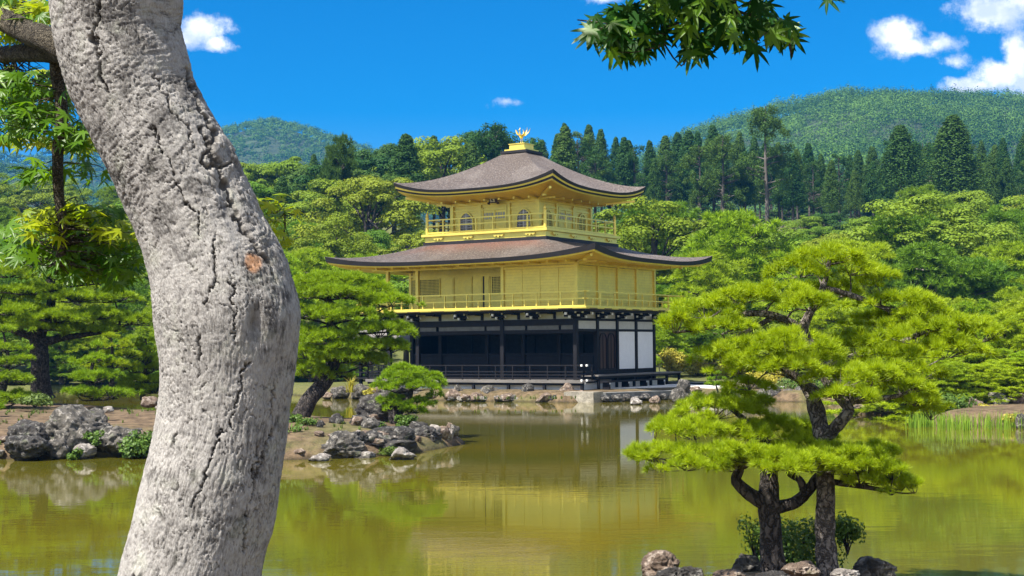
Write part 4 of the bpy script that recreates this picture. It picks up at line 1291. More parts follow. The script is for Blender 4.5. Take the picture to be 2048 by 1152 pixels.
near = [(1322, 1160, 16.4, 78, 60, 'rock_tan', 'rough brown rock rising from the water left of the pine islet'),
        (1378, 1164, 16.0, 60, 32, 'rock_dark', 'dark low rock just right of the rough brown one'),
        (1340, 1172, 15.9, 70, 40, 'rock_dark', 'dark wet rock in front of the rough brown one'),
        (1492, 1150, 15.8, 62, 42, 'rock_grey', 'mottled grey rock at the foot of the short pine'),
        (1745, 1158, 15.2, 86, 46, 'rock_grey', 'grey-white rock at the foot of the taller pine'),
        (1600, 1152, 14.6, 80, 30, 'rock_tan', 'flat rock lying between the two pine trunks'),
        (1465, 1164, 15.0, 80, 26, 'rock_tan', 'flat brown rock in front of the mottled grey one'),
        (1690, 1162, 14.2, 60, 26, 'rock_pale', 'pale low rock below the taller pine trunk'),
        (1545, 1172, 14.0, 90, 30, 'rock_dark', 'dark flat rock below the short pine trunk')]
for i, (x, y, D, wd, hh, t, lb) in enumerate(near):
    rock(lb, x, y, D, wd, hh, t, 360 + i, group=G5)

# small stones along the island shore and along the terrace foot
rs = np.random.default_rng(12)
edge_ = np.array([(-1.7, 40.4), (-2.4, 38.0), (-3.9, 35.9), (-6, 35.3), (-8, 35.6), (-9.6, 37.0), (-11.5, 37.0), (-13.5, 36.2)])
for i in range(46):
    k = rs.integers(len(edge_) - 1); t = rs.random()
    e = edge_[k] * (1 - t) + edge_[k + 1] * t + (0, rs.uniform(-.15, .9))
    q = project([(e[0], e[1], tz(e[0], e[1]) if tz(e[0], e[1]) > 0 else -.03)])[0]
    rock('small stone along the front shoreline of the pine island', q[0], q[1] + 2, e[1], rs.uniform(14, 40), rs.uniform(9, 24), ['rock_grey', 'rock_tan', 'rock_dark', 'rock_pale'][rs.integers(4)], 700 + i, sub=3, group='small stones along the island shore')
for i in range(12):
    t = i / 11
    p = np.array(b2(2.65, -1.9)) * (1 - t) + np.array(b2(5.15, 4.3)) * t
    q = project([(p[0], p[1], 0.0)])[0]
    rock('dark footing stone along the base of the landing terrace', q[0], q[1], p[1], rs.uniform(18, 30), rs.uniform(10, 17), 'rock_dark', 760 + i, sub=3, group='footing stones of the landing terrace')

for i in range(40):
    x_, y_ = rs.uniform(-8.5, -2.6), rs.uniform(35.8, 41.0)
    d_ = sdist(np.array([x_]), np.array([y_]), LEFT_ISLE)[0]
    if d_ < .1 or d_ > 3.2: continue
    q = project([(x_, y_, tz(x_, y_))])[0]
    rock('rough stone bedded in the slope below the leaning pine', q[0], q[1] + 2, y_, rs.uniform(16, 46), rs.uniform(9, 24), ['rock_grey', 'rock_tan', 'rock_dark', 'rock_dark'][rs.integers(4)], 800 + i, sub=4, group='rough stones on the island slope')
for i in range(10):
    x_ = rs.uniform(-7.5, -2.4); y_ = rs.uniform(36.4, 40.5)
    if sdist(np.array([x_]), np.array([y_]), LEFT_ISLE)[0] < .15: continue
    q = project([(x_, y_, tz(x_, y_))])[0]
    ISLE_PLANTS.append((q[0], q[1], y_))

# ------------------------------------------------------------------ foliage generators
def tuft_blades(P, D, length, nb, width, r, spread=0.75, tint=None):
    """needle tufts: nb thin triangular blades from every point P around direction D"""
    n = len(P)
    d = unit(np.repeat(D, nb, 0) + r.normal(size=(n * nb, 3)) * spread)
    L = length * r.uniform(0.65, 1.1, size=(n * nb, 1))
    base = np.repeat(P, nb, 0) + d * L * 0.08
    side = unit(np.cross(d, r.normal(size=(n * nb, 3)))) * width / 2
    V = np.stack([base - side, base + side, base + d * L], 1).reshape(-1, 3)
    Fc = np.arange(len(V)).reshape(-1, 3)
    t = np.repeat(np.repeat(tint if tint is not None else r.random(n), nb), 3)
    return V, Fc, t


def leaf_quads(P, N, size, r, aspect=0.6, tint=None):
    n = len(P)
    N = unit(N)
    a = unit(np.cross(N, r.normal(size=(n, 3)))); b = np.cross(N, a)
    s = (size * r.uniform(0.6, 1.25, size=n))[:, None]
    V = np.stack([P - a * s * .5, P + b * s * .5 * aspect, P + a * s * .5, P - b * s * .5 * aspect], 1).reshape(-1, 3)
    return V, np.arange(len(V)).reshape(-1, 4), np.repeat(tint if tint is not None else r.random(n), 4)


class Foliage:
    def __init__(self): self.V = []; self.F = []; self.T = []; self.k = 0
    def add(self, V, Fc, t):
        self.V.append(V); self.F.append(Fc + self.k); self.T.append(t); self.k += len(V)
    def build(self, name, m, parent, loc=None):
        V = np.vstack(self.V)
        if loc is not None: V = V - np.asarray(loc)
        by = {}
        for f in self.F: by.setdefault(f.shape[1], []).append(f)
        return mesh_np(name, V, [np.vstack(x) for x in by.values()], m, parent, True, {'tint': np.concatenate(self.T)})


def pad_points(c, rx, ry, rz, n, r, under=0.12):
    """tuft anchor points on and in a flattened dome, pointing up and out"""
    per = 8
    nc = max(5, n // per)
    a = np.repeat(r.uniform(0, 2 * np.pi, nc), per); q = np.repeat(np.sqrt(r.random(nc)), per)
    n = nc * per
    ph = r.uniform(0, 6.28, 3)
    wob = 1 + 0.16 * np.sin(3 * a + ph[0]) + 0.12 * np.sin(5 * a + ph[1]) + .08 * np.sin(9 * a + ph[2])
    x = np.cos(a) * q * wob; y = np.sin(a) * q * wob
    top = np.sqrt(np.maximum(0, 1 - q ** 2))
    lump = fbm(np.stack([x * 2.6 + c[0], y * 2.6 + c[1], a * 0], 1), int(r.integers(1e6)), 3)
    z = top * (0.30 + 1.0 * lump) - np.repeat(under * 2.2 * r.random(nc), per) - 0.15 * q ** 2
    P = np.stack([c[0] + x * rx, c[1] + y * ry, c[2] + z * rz], 1)
    # every twig end carries a small fan of tufts, with gaps between the twigs
    rc = .46 * math.sqrt(math.pi * rx * ry / nc)
    b = r.uniform(0, 6.28, n); s = np.sqrt(r.random(n))
    off = np.stack([np.cos(b) * s, np.sin(b) * s, .75 * (1 - s ** 2) - .25], 1)
    P = P + off * rc
    D = unit(np.stack([x * 0.5, y * 0.5, 0.45 + 0.3 * top], 1) + off * (.9, .9, .5))
    tint = np.clip(0.05 + 0.45 * lump + np.repeat(.42 * r.random(nc), per) + 0.16 * r.random(n) + .12 * off[:, 2], 0, 1)
    return P, D, tint


def pine(label, cat, base, trunk, pads, mat, bark, r, needle=0.09, nb=16, width=0.005, dens=330, group=None, twig=0.012, name='pine_tree', forks=(), wob=0.16, limb=.4, tips=True):
    """trunk: list of (x,y,z,r); pads: (centre, rx, ry, rz, attach) with attach = point on trunk/limb"""
    root = thing(name, label, cat, base, 0, group)
    inv = np.asarray(base, float)
    tb = Tubes()
    sp = spline(np.array(trunk, float), max(14, 9 * len(trunk)))
    tb.add(sp[:, :3], sp[:, 3], 14, wob, int(r.integers(1e6)))
    for fk in forks:
        s2 = spline(np.array(fk, float), 6 * len(fk)); tb.add(s2[:, :3], s2[:, 3], 9, wob, int(r.integers(1e6)))
    fo = Foliage()
    for (c, rx, ry, rz, att) in pads:
        c = np.array(c, float); att = np.array(att, float)
        L = np.linalg.norm(c - att)
        if L > 0.05:
            mid = att * 0.5 + c * 0.5 + r.normal(size=3) * L * 0.08 + (0, 0, -0.04 * L)
            pts = spline(np.array([att, mid, c + (0, 0, -rz * 0.25)]), 12)
            r0 = twig * (1.6 + 2.2 * limb * L / max(needle * 8, .1)) ** .8
            tb.add(pts, np.linspace(r0, twig * 0.9, 12), 6, .2)
        n = max(12, int(dens * rx * ry * math.pi))
        P, D, t = pad_points(c, rx, ry, rz, n, r)
        n = len(P)
        V, Fc, tt = tuft_blades(P, D, needle, nb, width, r, .62, t)
        fo.add(V, Fc, tt)
        # twigs inside the pad
        for k in range(int(5 + 9 * min(1, rx / (needle * 9)))):
            j = r.integers(n)
            a = c + (0, 0, -rz * .3) + (P[j] - c) * (0.15, 0.15, 0)
            b = P[j]
            m_ = a * .45 + b * .55 + (0, 0, -.12 * rz)
            tb.add(spline(np.array([a, m_, b]), 5), np.linspace(twig * .8, twig * .3, 5), 4)
    tb.build('trunk', M[bark], root, inv)
    fo.build('crown', M[mat], root, inv)
    return root


def nearest_on(path, c, bias=0.0):
    P = np.array(path)[:, :3]
    d = np.linalg.norm((P - c) * (1, 1, 1.6) + (0, 0, bias), axis=1)
    return P[np.argmin(d)]


def pxpads(lst, D, path, squash=0.9, r=None):
    out = []
    for (px, py, wpx, hpx, dy, *rest) in lst:
        c = at(px, py, D + dy); m = (D + dy) / F_PX
        c[2] -= hpx * m * .15
        att = nearest_on(path, c, rest[0] if rest else 0.12)
        out.append((c, wpx * m / 2, wpx * m / 2 * squash, hpx * m * .62, att))
    return out


def pxpath(lst, D):
    return np.array([[*at(x, y, D + dy), wd / 2 * (D + dy) / F_PX] for (x, y, wd, dy) in lst])


R = np.random.default_rng(5)
# ---- the two pines on the near islet
D0 = 15.1
tr = pxpath([(1546, 1185, 62, 0), (1546, 1130, 50, 0), (1541, 1060, 43, 0), (1537, 1000, 44, 0), (1538, 960, 36, .0), (1535, 925, 34, 0), (1530, 890, 24, .05), (1500, 850, 14, .1), (1460, 815, 9, .15)], D0)
fk = [pxpath([(1535, 1010, 34, 0), (1495, 985, 26, -.05), (1472, 960, 22, -.05), (1478, 935, 18, -.05), (1440, 920, 12, -.1), (1350, 930, 8, -.15), (1270, 912, 5, -.2)], D0),
      pxpath([(1545, 1016, 30, 0), (1590, 1005, 24, .1), (1622, 975, 22, .1), (1640, 950, 18, .1), (1700, 930, 13, .1), (1765, 915, 8, .1)], D0),
      pxpath([(1610, 985, 18, .1), (1600, 960, 15, .1), (1578, 945, 12, .1), (1600, 925, 9, .0)], D0),
      pxpath([(1638, 960, 14, .1), (1720, 972, 11, -.1), (1790, 985, 7, -.2)], D0),
      pxpath([(1478, 935, 14, 0), (1510, 925, 14, 0), (1530, 940, 14, 0)], D0)]
allp = np.vstack([tr] + fk)
pl_ = [(1430, 815, 170, 66, .25), (1480, 800, 110, 60, .5), (1350, 850, 110, 50, .2), (1390, 860, 150, 56, -.1), (1310, 905, 120, 42, -.2), (1270, 908, 70, 34, -.25), (1420, 910, 150, 56, -.35), (1370, 930, 110, 34, -.5),
       (1500, 870, 130, 60, .1), (1570, 862, 150, 66, .4), (1620, 880, 90, 50, .3), (1540, 915, 110, 44, -.5), (1590, 915, 110, 48, -.3), (1650, 905, 130, 52, .0), (1710, 905, 130, 50, .1), (1770, 908, 80, 40, .1), (1470, 930, 80, 40, -.3),
       (1690, 935, 120, 40, -.3), (1740, 955, 110, 42, -.2), (1800, 965, 100, 46, -.3), (1830, 975, 60, 34, -.3), (1560, 925, 120, 44, -.65), (1495, 908, 120, 50, -.45), (1625, 928, 120, 46, -.6), (1690, 915, 120, 50, -.55), (1740, 925, 110, 46, -.5), (1785, 945, 100, 42, -.55), (1600, 895, 120, 50, -.1)]
pine('short spreading bright pine with forked dark trunk on the near islet', 'pine tree', (*tr[0, :2], 0.2), tr, pxpads(pl_, D0, allp), 'pine_bright', 'dark_bark', R, 0.082, 26, 0.0070, 640, forks=fk, twig=.006, group='pines on the near islet')
D1 = 15.0
tr = pxpath([(1655, 1190, 58, .1), (1655, 1140, 46, .1), (1650, 1060, 40, .1), (1652, 980, 37, .1), (1646, 920, 34, .1), (1642, 870, 33, .1), (1634, 825, 34, .2), (1620, 785, 26, .25), (1600, 760, 18, .3), (1560, 735, 12, .3), (1480, 700, 8, .2)], D1)
fk = [pxpath([(1645, 880, 29, .1), (1680, 845, 25, -.1), (1697, 818, 24, -.1), (1680, 795, 22, 0), (1655, 765, 20, .2), (1640, 735, 22, .3), (1628, 700, 22, .35), (1606, 662, 22, .4), (1618, 630, 18, .4), (1640, 590, 14, .4), (1655, 545, 9, .4), (1660, 510, 6, .4)], D1),
      pxpath([(1604, 660, 20, .4), (1570, 640, 17, .3), (1530, 628, 15, .25), (1480, 630, 11, .2), (1420, 655, 8, .1), (1350, 665, 5, .1)], D1),
      pxpath([(1545, 635, 12, .3), (1500, 660, 10, .25), (1450, 685, 7, .1)], D1),
      pxpath([(1640, 735, 20, .3), (1720, 710, 16, .4), (1790, 690, 12, .4), (1860, 660, 9, .4), (1930, 655, 5, .4)], D1),
      pxpath([(1690, 800, 18, 0), (1740, 800, 14, -.2), (1800, 790, 9, -.2), (1850, 770, 5, -.2)], D1),
      pxpath([(1645, 575, 12, .4), (1700, 590, 12, .5), (1760, 612, 10, .5), (1810, 640, 6, .5)], D1),
      pxpath([(1600, 760, 14, .3), (1660, 790, 12, -.2), (1710, 775, 8, -.4)], D1)]
allp = np.vstack([tr] + fk)
pl_ = [(1650, 512, 150, 52, .4), (1600, 540, 120, 46, .6), (1700, 535, 130, 50, .5), (1755, 560, 100, 44, .6), (1480, 590, 150, 46, .3), (1560, 585, 150, 50, .1), (1620, 605, 130, 50, -.1), (1640, 580, 140, 40, .8), (1410, 620, 140, 50, .2), (1350, 650, 120, 48, .1), (1440, 655, 120, 40, .0),
       (1790, 600, 150, 50, .5), (1840, 625, 110, 44, .4), (1500, 700, 190, 64, -.1), (1440, 710, 130, 50, .1), (1580, 690, 170, 60, -.3), (1640, 715, 110, 52, -.2), (1560, 735, 170, 44, -.4), (1480, 735, 110, 40, -.1), (1710, 690, 150, 56, .8), (1760, 640, 130, 46, .9),
       (1830, 665, 190, 66, .3), (1910, 650, 140, 56, .3), (1960, 670, 80, 46, .4), (1890, 700, 150, 46, .1), (1790, 710, 150, 50, .3), (1680, 755, 150, 50, -.4), (1745, 745, 150, 54, -.2), (1800, 770, 120, 46, -.2), (1700, 790, 120, 36, -.5), (1840, 745, 100, 40, .1),
       (1830, 800, 110, 36, -.1), (1860, 825, 90, 44, .1), (1500, 770, 90, 30, .2)]
pine('taller bright pine with crooked trunk and layered crown on the near islet', 'pine tree', (*tr[0, :2], 0.2), tr, pxpads(pl_, D1, allp), 'pine_bright', 'pine_bark', R, 0.082, 24, 0.0070, 600, forks=fk, twig=.0065, group='pines on the near islet')

# ---- pines on the island left of the pavilion
D2 = 42.5
tr = pxpath([(588, 862, 46, 0), (600, 835, 38, 0), (618, 800, 33, 0), (640, 775, 31, .2), (660, 745, 28, .3), (668, 700, 22, .3), (662, 650, 18, .3), (655, 600, 13, .3), (668, 575, 8, .3)], D2)
pl_ = [(690, 562, 110, 36, .3), (630, 566, 100, 32, .2), (655, 556, 100, 30, .6), (610, 585, 100, 36, -.2), (680, 585, 120, 36, -.4), (745, 585, 110, 36, .2), (780, 602, 110, 34, .0), (600, 625, 90, 36, .1), (650, 625, 110, 36, -.5), (720, 630, 120, 36, -.4), (760, 660, 130, 38, -.2),
       (800, 655, 60, 26, 0), (610, 665, 90, 34, .1), (660, 675, 110, 36, -.6), (720, 690, 130, 34, -.3), (770, 690, 100, 32, .2), (615, 705, 90, 34, -.2), (680, 715, 110, 34, -.4), (735, 720, 90, 30, .1), (625, 745, 70, 40, -.2), (600, 730, 60, 36, .3), (670, 745, 80, 30, .5)]
pine('bushy green pine with dark leaning trunk on the island before the pavilion', 'pine tree', (*tr[0, :2], 0.5), tr, pxpads(pl_, D2, tr), 'pine_mid', 'dark_bark', R, 0.15, 15, 0.018, 210, twig=.02, group='pines on the pond island')
tr = pxpath([(800, 862, 34, 0), (792, 840, 28, 0), (786, 822, 22, 0), (795, 808, 18, 0), (815, 800, 14, 0), (822, 780, 10, 0), (818, 755, 6, 0)], 40.8)
pl_ = [(815, 742, 90, 34, .1), (790, 755, 70, 30, -.2), (850, 758, 80, 32, 0), (880, 768, 36, 24, .0), (775, 772, 56, 24, 0), (825, 772, 110, 30, -.3), (840, 806, 70, 26, -.1), (800, 812, 70, 26, -.2), (780, 800, 60, 28, .2), (865, 790, 40, 20, .1), (820, 820, 60, 20, -.3)]
pine('small dwarf pine bending over the pointed dark rock on the island', 'pine tree', (*tr[0, :2], 0.5), tr, pxpads(pl_, 40.8, tr), 'pine_mid', 'dark_bark', R, 0.12, 16, 0.016, 240, twig=.016, group='pines on the pond island')
D3 = 52
tr = pxpath([(84, 800, 56, 0), (82, 785, 42, 0), (80, 740, 37, 0), (79, 700, 36, 0), (78, 670, 30, .1), (95, 630, 20, .1), (105, 580, 15, .1), (90, 540, 10, .1), (100, 500, 6, .1)], D3)
fk = [pxpath([(78, 680, 20, 0), (40, 665, 14, .2), (0, 655, 9, .4), (-50, 650, 5, .5)], D3), pxpath([(82, 685, 20, 0), (130, 675, 14, .1), (180, 668, 9, .1), (240, 660, 5, .1)], D3)]
allp = np.vstack([tr] + fk)
pl_ = [(100, 500, 130, 30, .2), (50, 520, 130, 30, .4), (160, 525, 120, 28, .1), (20, 545, 120, 30, 0), (110, 550, 130, 28, -.5), (190, 560, 120, 28, .2), (60, 580, 140, 28, -.2), (0, 590, 120, 30, .2), (150, 595, 140, 28, -.4), (230, 595, 110, 28, .3), (30, 620, 150, 32, -.5), (110, 635, 150, 30, -.6),
       (190, 630, 140, 28, -.2), (260, 640, 110, 28, .3), (-20, 640, 120, 30, 0), (200, 660, 110, 24, .2), (60, 655, 120, 26, -.7), (130, 655, 90, 22, .5)]
pine('big old pine with thick straight dark trunk on the island', 'pine tree', (*tr[0, :2], 0.7), tr, pxpads(pl_, D3, allp), 'pine_mid', 'dark_bark', R, 0.17, 14, 0.022, 150, forks=fk, twig=.028, group='pines on the pond island')


def small_pine(label, px, py, D, wpx, hpx, mat='pine_mid', group=None, seed=0, lean=0.0, bark='dark_bark', layers=5, needle=.15, nb=15, width=.02, dens=120, trunkw=.06, low=.25, name='pine_tree', cat='pine tree'):
    r = np.random.default_rng(seed)
    b = at(px, py, D); m = D / F_PX
    W, H = wpx * m, hpx * m
    gz = b[2]
    path = []
    for t in np.linspace(0, 1, 8):
        path.append((b[0] + lean * W * t + .05 * W * math.sin(5 * t + seed), b[1] + .04 * W * math.sin(4 * t + 2 * seed), gz + H * t * .94, trunkw * H * (1 - .85 * t) + .01))
    path = np.array(path)
    pads = []
    for k in range(layers):
        t = low + (1 - low) * (k / max(1, layers - 1)) * .97
        n = max(1, int(round((2 + layers * .9) * (1 - t) + 1.2)))
        for j in range(n):
            a = 2 * math.pi * (j + r.random() * .6) / n + k * 1.3
            rad = W * .33 * (1 - .75 * (t - low) / (1 - low)) * r.uniform(.75, 1.15) if n > 1 else 0
            tpt = path[min(7, int(t * 7.4))]
            rp = W * r.uniform(.17, .25) * (1.05 - .45 * t)
            pads.append(((tpt[0] + math.cos(a) * rad, tpt[1] + math.sin(a) * rad, gz + H * t * .96 + r.uniform(-.03, .03) * H), rp, rp, max(.10 * H * (1.1 - .4 * t), .08), tpt[:3]))
    return pine(label, cat, tuple(b), path, pads, mat, bark, r, needle, nb, width, dens, group=group, twig=.012 + .003 * H, name=name)


GI = 'pines on the pond island'
small_pine('bright bushy young pine right of the thick dark trunk on the island', 190, 800, 50, 150, 118, seed=21, layers=4, trunkw=.05, low=.12, group=GI)
small_pine('slim pine with leaning bare dark stem near the grey trunk on the island', 232, 797, 51, 130, 130, seed=22, layers=4, trunkw=.05, low=.5, lean=-.12, group=GI)
small_pine('layered light-green pine low beside the grey trunk on the island', 290, 800, 53, 110, 130, seed=23, layers=6, trunkw=.04, low=.15, group=GI)
small_pine('bright pine at the picture edge left of the thick dark trunk', 8, 812, 49, 150, 160, seed=24, layers=5, trunkw=.05, low=.1, group=GI)
small_pine('lowest pine sprig over the water at the picture edge', 0, 870, 42, 60, 56, seed=26, layers=2, low=.2, group=GI)

# ---- bushes
def bush(label, px, py, D, wpx, hpx, mat='bush', leaf=0.1, n=1500, seed=0, group=None, name='bush', cat='bush', aspect=.5):
    r = np.random.default_rng(seed)
    b = at(px, py, D); m = D / F_PX; W, H = wpx * m, hpx * m
    root = thing(name, label, cat, tuple(b), 0, group)
    fo = Foliage(); tb = Tubes()
    nc = 9
    for k in range(nc):
        a = 6.28 * k / nc + r.random(); q = r.uniform(.1, .36)
        c = np.array([math.cos(a) * W * q, math.sin(a) * W * q, H * r.uniform(.14, .78) * (1.1 - q * .6)])
        k_ = n // nc
        d = rand_dirs(k_, r); rad = r.random((k_, 1)) ** .4
        P = c + d * rad * (W * .24, W * .24, H * .26)
        P[:, 2] = np.abs(P[:, 2])
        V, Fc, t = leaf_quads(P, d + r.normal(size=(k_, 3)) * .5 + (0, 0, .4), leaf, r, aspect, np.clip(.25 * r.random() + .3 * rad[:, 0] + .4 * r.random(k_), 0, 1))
        fo.add(V, Fc, t)
        tb.add(spline(np.array([(0, 0, -.05), c * .5 + r.normal(size=3) * .03 * W, c]), 6), np.linspace(.012 * W + .004, .004, 6), 5)
    tb.build('stem', M['dark_bark'], root); fo.build('foliage', M[mat], root)
    return root


bush('leafy evergreen shrub standing behind the two pine trunks on the islet', 1600, 1140, 16.2, 230, 120, 'bush', .06, 3000, 31, aspect=.45)
bush('side shoot shrub with dark leaves right of the taller pine trunk', 1695, 1100, 15.9, 80, 80, 'bush', .06, 700, 32, aspect=.45)
bush('airy pale-leaved shoot left of the short pine trunk', 1510, 1110, 15.9, 80, 90, 'bush', .05, 420, 39, aspect=.45)
bush('bright leafy bush at the waterline beside the grey trunk on the island', 278, 912, 36.3, 84, 54, 'bush', .12, 1500, 33)
bush('yellow-green ferny bush below the leaning pine, against the grey trunk', 578, 902, 36.8, 60, 60, 'bush', .11, 900, 34)
bush('dark rounded cushion bush at the root of the dwarf pine', 812, 858, 40.2, 56, 30, 'bush', .08, 1200, 35)
bush('small yellow-green plant between cushion bush and island tip', 842, 865, 40.0, 30, 16, 'bush_gold', .08, 260, 36)
bush('tuft of moss growing against the broad dark boulder', 776, 908, 36.4, 60, 16, 'moss', .07, 600, 37)
bush('dark low juniper mound at the foot of the thick pine trunk', 70, 812, 47, 90, 26, 'moss', .12, 900, 38)
bush('small green plant growing from the tall craggy boulder', 190, 890, 36.6, 44, 34, 'bush', .1, 400, 40)
bush('pale plant at the foot of the craggy boulder by the water', 150, 918, 36.0, 44, 22, 'bush', .1, 300, 41)
bush('yellow plant on the bank stones beside the iris-leaved plant', 738, 790, 74, 30, 18, 'bush_gold', .16, 300, 42)
bush('golden clipped bush right behind the pavilion side veranda, taller', 1350, 742, 86, 66, 54, 'bush_gold', .2, 1300, 43, group='golden bushes by the court')
bush('round golden bush beside the gravel court, lower', 1396, 748, 84, 56, 44, 'bush_gold', .2, 1000, 44, group='golden bushes by the court')
bush('low olive shrub behind the gravel court edge', 1455, 752, 84, 80, 26, 'bush_gold', .2, 800, 45, group='golden bushes by the court')
small_pine('cloud-pruned miniature pine standing on the pale gravel court', 1434, 786, 70.5, 50, 40, 'pine_mid', seed=46, layers=3, needle=.12, width=.02, dens=160, trunkw=.04, low=.45)
bush('dark shrub hanging over the reeds on the shore', 1895, 845, 49.5, 130, 70, 'bush', .14, 2200, 47)
bush('yellow-green shrub beside the white arched boulder', 1975, 828, 50.4, 60, 26, 'bush_gold', .12, 500, 48)

for i_, (x_, y_, D_, w_, h_, m_, lb_) in enumerate([
        (1800, 812, 55.5, 120, 60, 'bush', 'round green shrub behind the broad brown shore rock'), (1870, 800, 54, 120, 64, 'bush_gold', 'yellow-green spreading shrub above the dark hanging shrub'),
        (1925, 806, 52.5, 90, 50, 'bush', 'small green shrub behind the pink slanting rock'), (2010, 800, 53.5, 130, 60, 'bush', 'broad green shrub behind the white arched boulder'),
        (1730, 808, 57.5, 110, 56, 'bush', 'green shrub behind the low tan shore rock'), (1660, 800, 67.8, 100, 46, 'bush', 'dark green shrub above the shaded wall stones'),
        (1580, 792, 70.5, 110, 44, 'bush', 'low green shrub at the far end of the gravel court'), (1535, 775, 74, 90, 36, 'bush_gold', 'yellowish shrub behind the rust-brown bank rock'),
        (2040, 850, 46.4, 70, 36, 'bush_gold', 'yellow-green plant in the reeds at the picture edge')]):
    bush(lb_, x_, y_, D_, w_, h_, m_, .12, 1300, 600 + i_, 'shrubs along the reed shore')

for i_, (x_, y_, D_) in enumerate(ISLE_PLANTS):
    bush('low dark-green plant growing between stones on the island slope', x_, y_ + 2, D_, 34 + 3 * i_, 16 + i_, 'bush', .08, 420, 640 + i_, 'low plants on the island slope')


def blades(name, label, cat, spots, h, wdt, n, mat, seed, kind=None, spread=.25):
    r = np.random.default_rng(seed)
    V = []; Fc = []; T = []; k = 0
    for (x, y, z) in spots:
        for _ in range(n):
            a = r.uniform(0, 6.28); d = np.array([math.cos(a), math.sin(a), 0]); L = h * r.uniform(.6, 1.15); s = np.array([-d[1], d[0], 0]) * wdt / 2
            b = np.array([x, y, z]) + r.normal(size=3) * (h * .10, h * .10, 0)
            bend = spread * r.random()
            p = [b, b + (0, 0, L * .5) + d * bend * L * .25, b + (0, 0, L * (1 - bend * .5)) + d * bend * L]
            V += [p[0] - s, p[0] + s, p[1] - s * .9, p[1] + s * .9, p[2]]
            Fc += [(k, k + 1, k + 3), (k, k + 3, k + 2), (k + 2, k + 3, k + 4)]; T += [r.random()] * 5; k += 5
    o = mesh_np(name, np.array(V), [np.array(Fc)], M[mat], None, False, {'tint': np.array(T)})
    return tag(o, label, cat, kind=kind)


sp_ = []
rr = np.random.default_rng(8)
for k in range(120):
    x = rr.uniform(1815, 2080); D = rr.uniform(44.6, 47.8) if x > 1880 else rr.uniform(46.2, 48.2)
    p = at(x, 850, D); sp_.append((p[0], D, -.05))
blades('reeds', 'bright green reeds standing in the shallow water along the shore', 'reeds', sp_, .58, .022, 8, 'reed', 3, 'stuff')
g0 = at(702, 790, 75)
blades('iris_plant', 'yellow-green sword-leaved plant among the bank stones near the leaning pine', 'plant', [(g0[0], 75, .4)] * 3, 1.0, .05, 12, 'bush_gold', 4, spread=.7)
sp_ = []
for k in range(26):
    p = at(rr.uniform(1400, 1480), 1140, rr.uniform(15.2, 16.2)); sp_.append((p[0], p[1], .02))
blades('grass', 'thin grass at the water edge of the islet', 'grass', sp_, .22, .008, 7, 'moss', 5, 'stuff', .6)
sp_ = []
for k in range(26):
    x = rr.uniform(900, 1170); tt = (0.3 - CAM_Z) / ray(x, 796)[2]; p = at(x, 796, tt + rr.uniform(-.2, .6)); sp_.append((p[0], p[1], .25))
blades('bank_grass', 'yellowish grass tufts between the bank stones below the veranda', 'grass', sp_, .20, .025, 6, 'moss', 6, 'stuff', .7)

sp_ = []
for k in range(260):
    x, y = rr.uniform(-22, -2.5), rr.uniform(35.4, 47)
    if sdist(np.array([x]), np.array([y]), LEFT_ISLE)[0] > .1: sp_.append((x, y, tz(x, y) - .01))
blades('grass', 'dry grass and pine litter tufts on the island earth', 'grass', sp_, .16, .02, 7, 'moss', 15, 'stuff', 1.2)
# low rail fences
def rail_fence(label, p0, p1, D0, D1, n):
    root = thing('rail_fence', label, 'fence', (*at(*p0, D0)[:2], 0))
    a, b = at(*p0, D0), at(*p1, D1); inv = np.array(root.location)
    for k, dz in enumerate((0, -.42)):
        MB().beam(a - inv + (0, 0, dz), b - inv + (0, 0, dz), .07, .08).build('rail', M['bamboo'], root)
    for k in range(n + 1):
        c = a + (b - a) * k / n - inv
        MB().box(c[0] - .04, c[0] + .04, c[1] - .13, c[1] - .05, c[2] - 1.1, c[2] + .08).build('post', M['bamboo'], root)


rail_fence('pale low rail fence behind the golden bushes by the gravel court', (1318, 716), (1470, 712), 92, 90, 5)
rail_fence('grey rail fence of a footbridge half hidden by pines on the reed shore', (1840, 745), (1935, 742), 60, 62, 4)

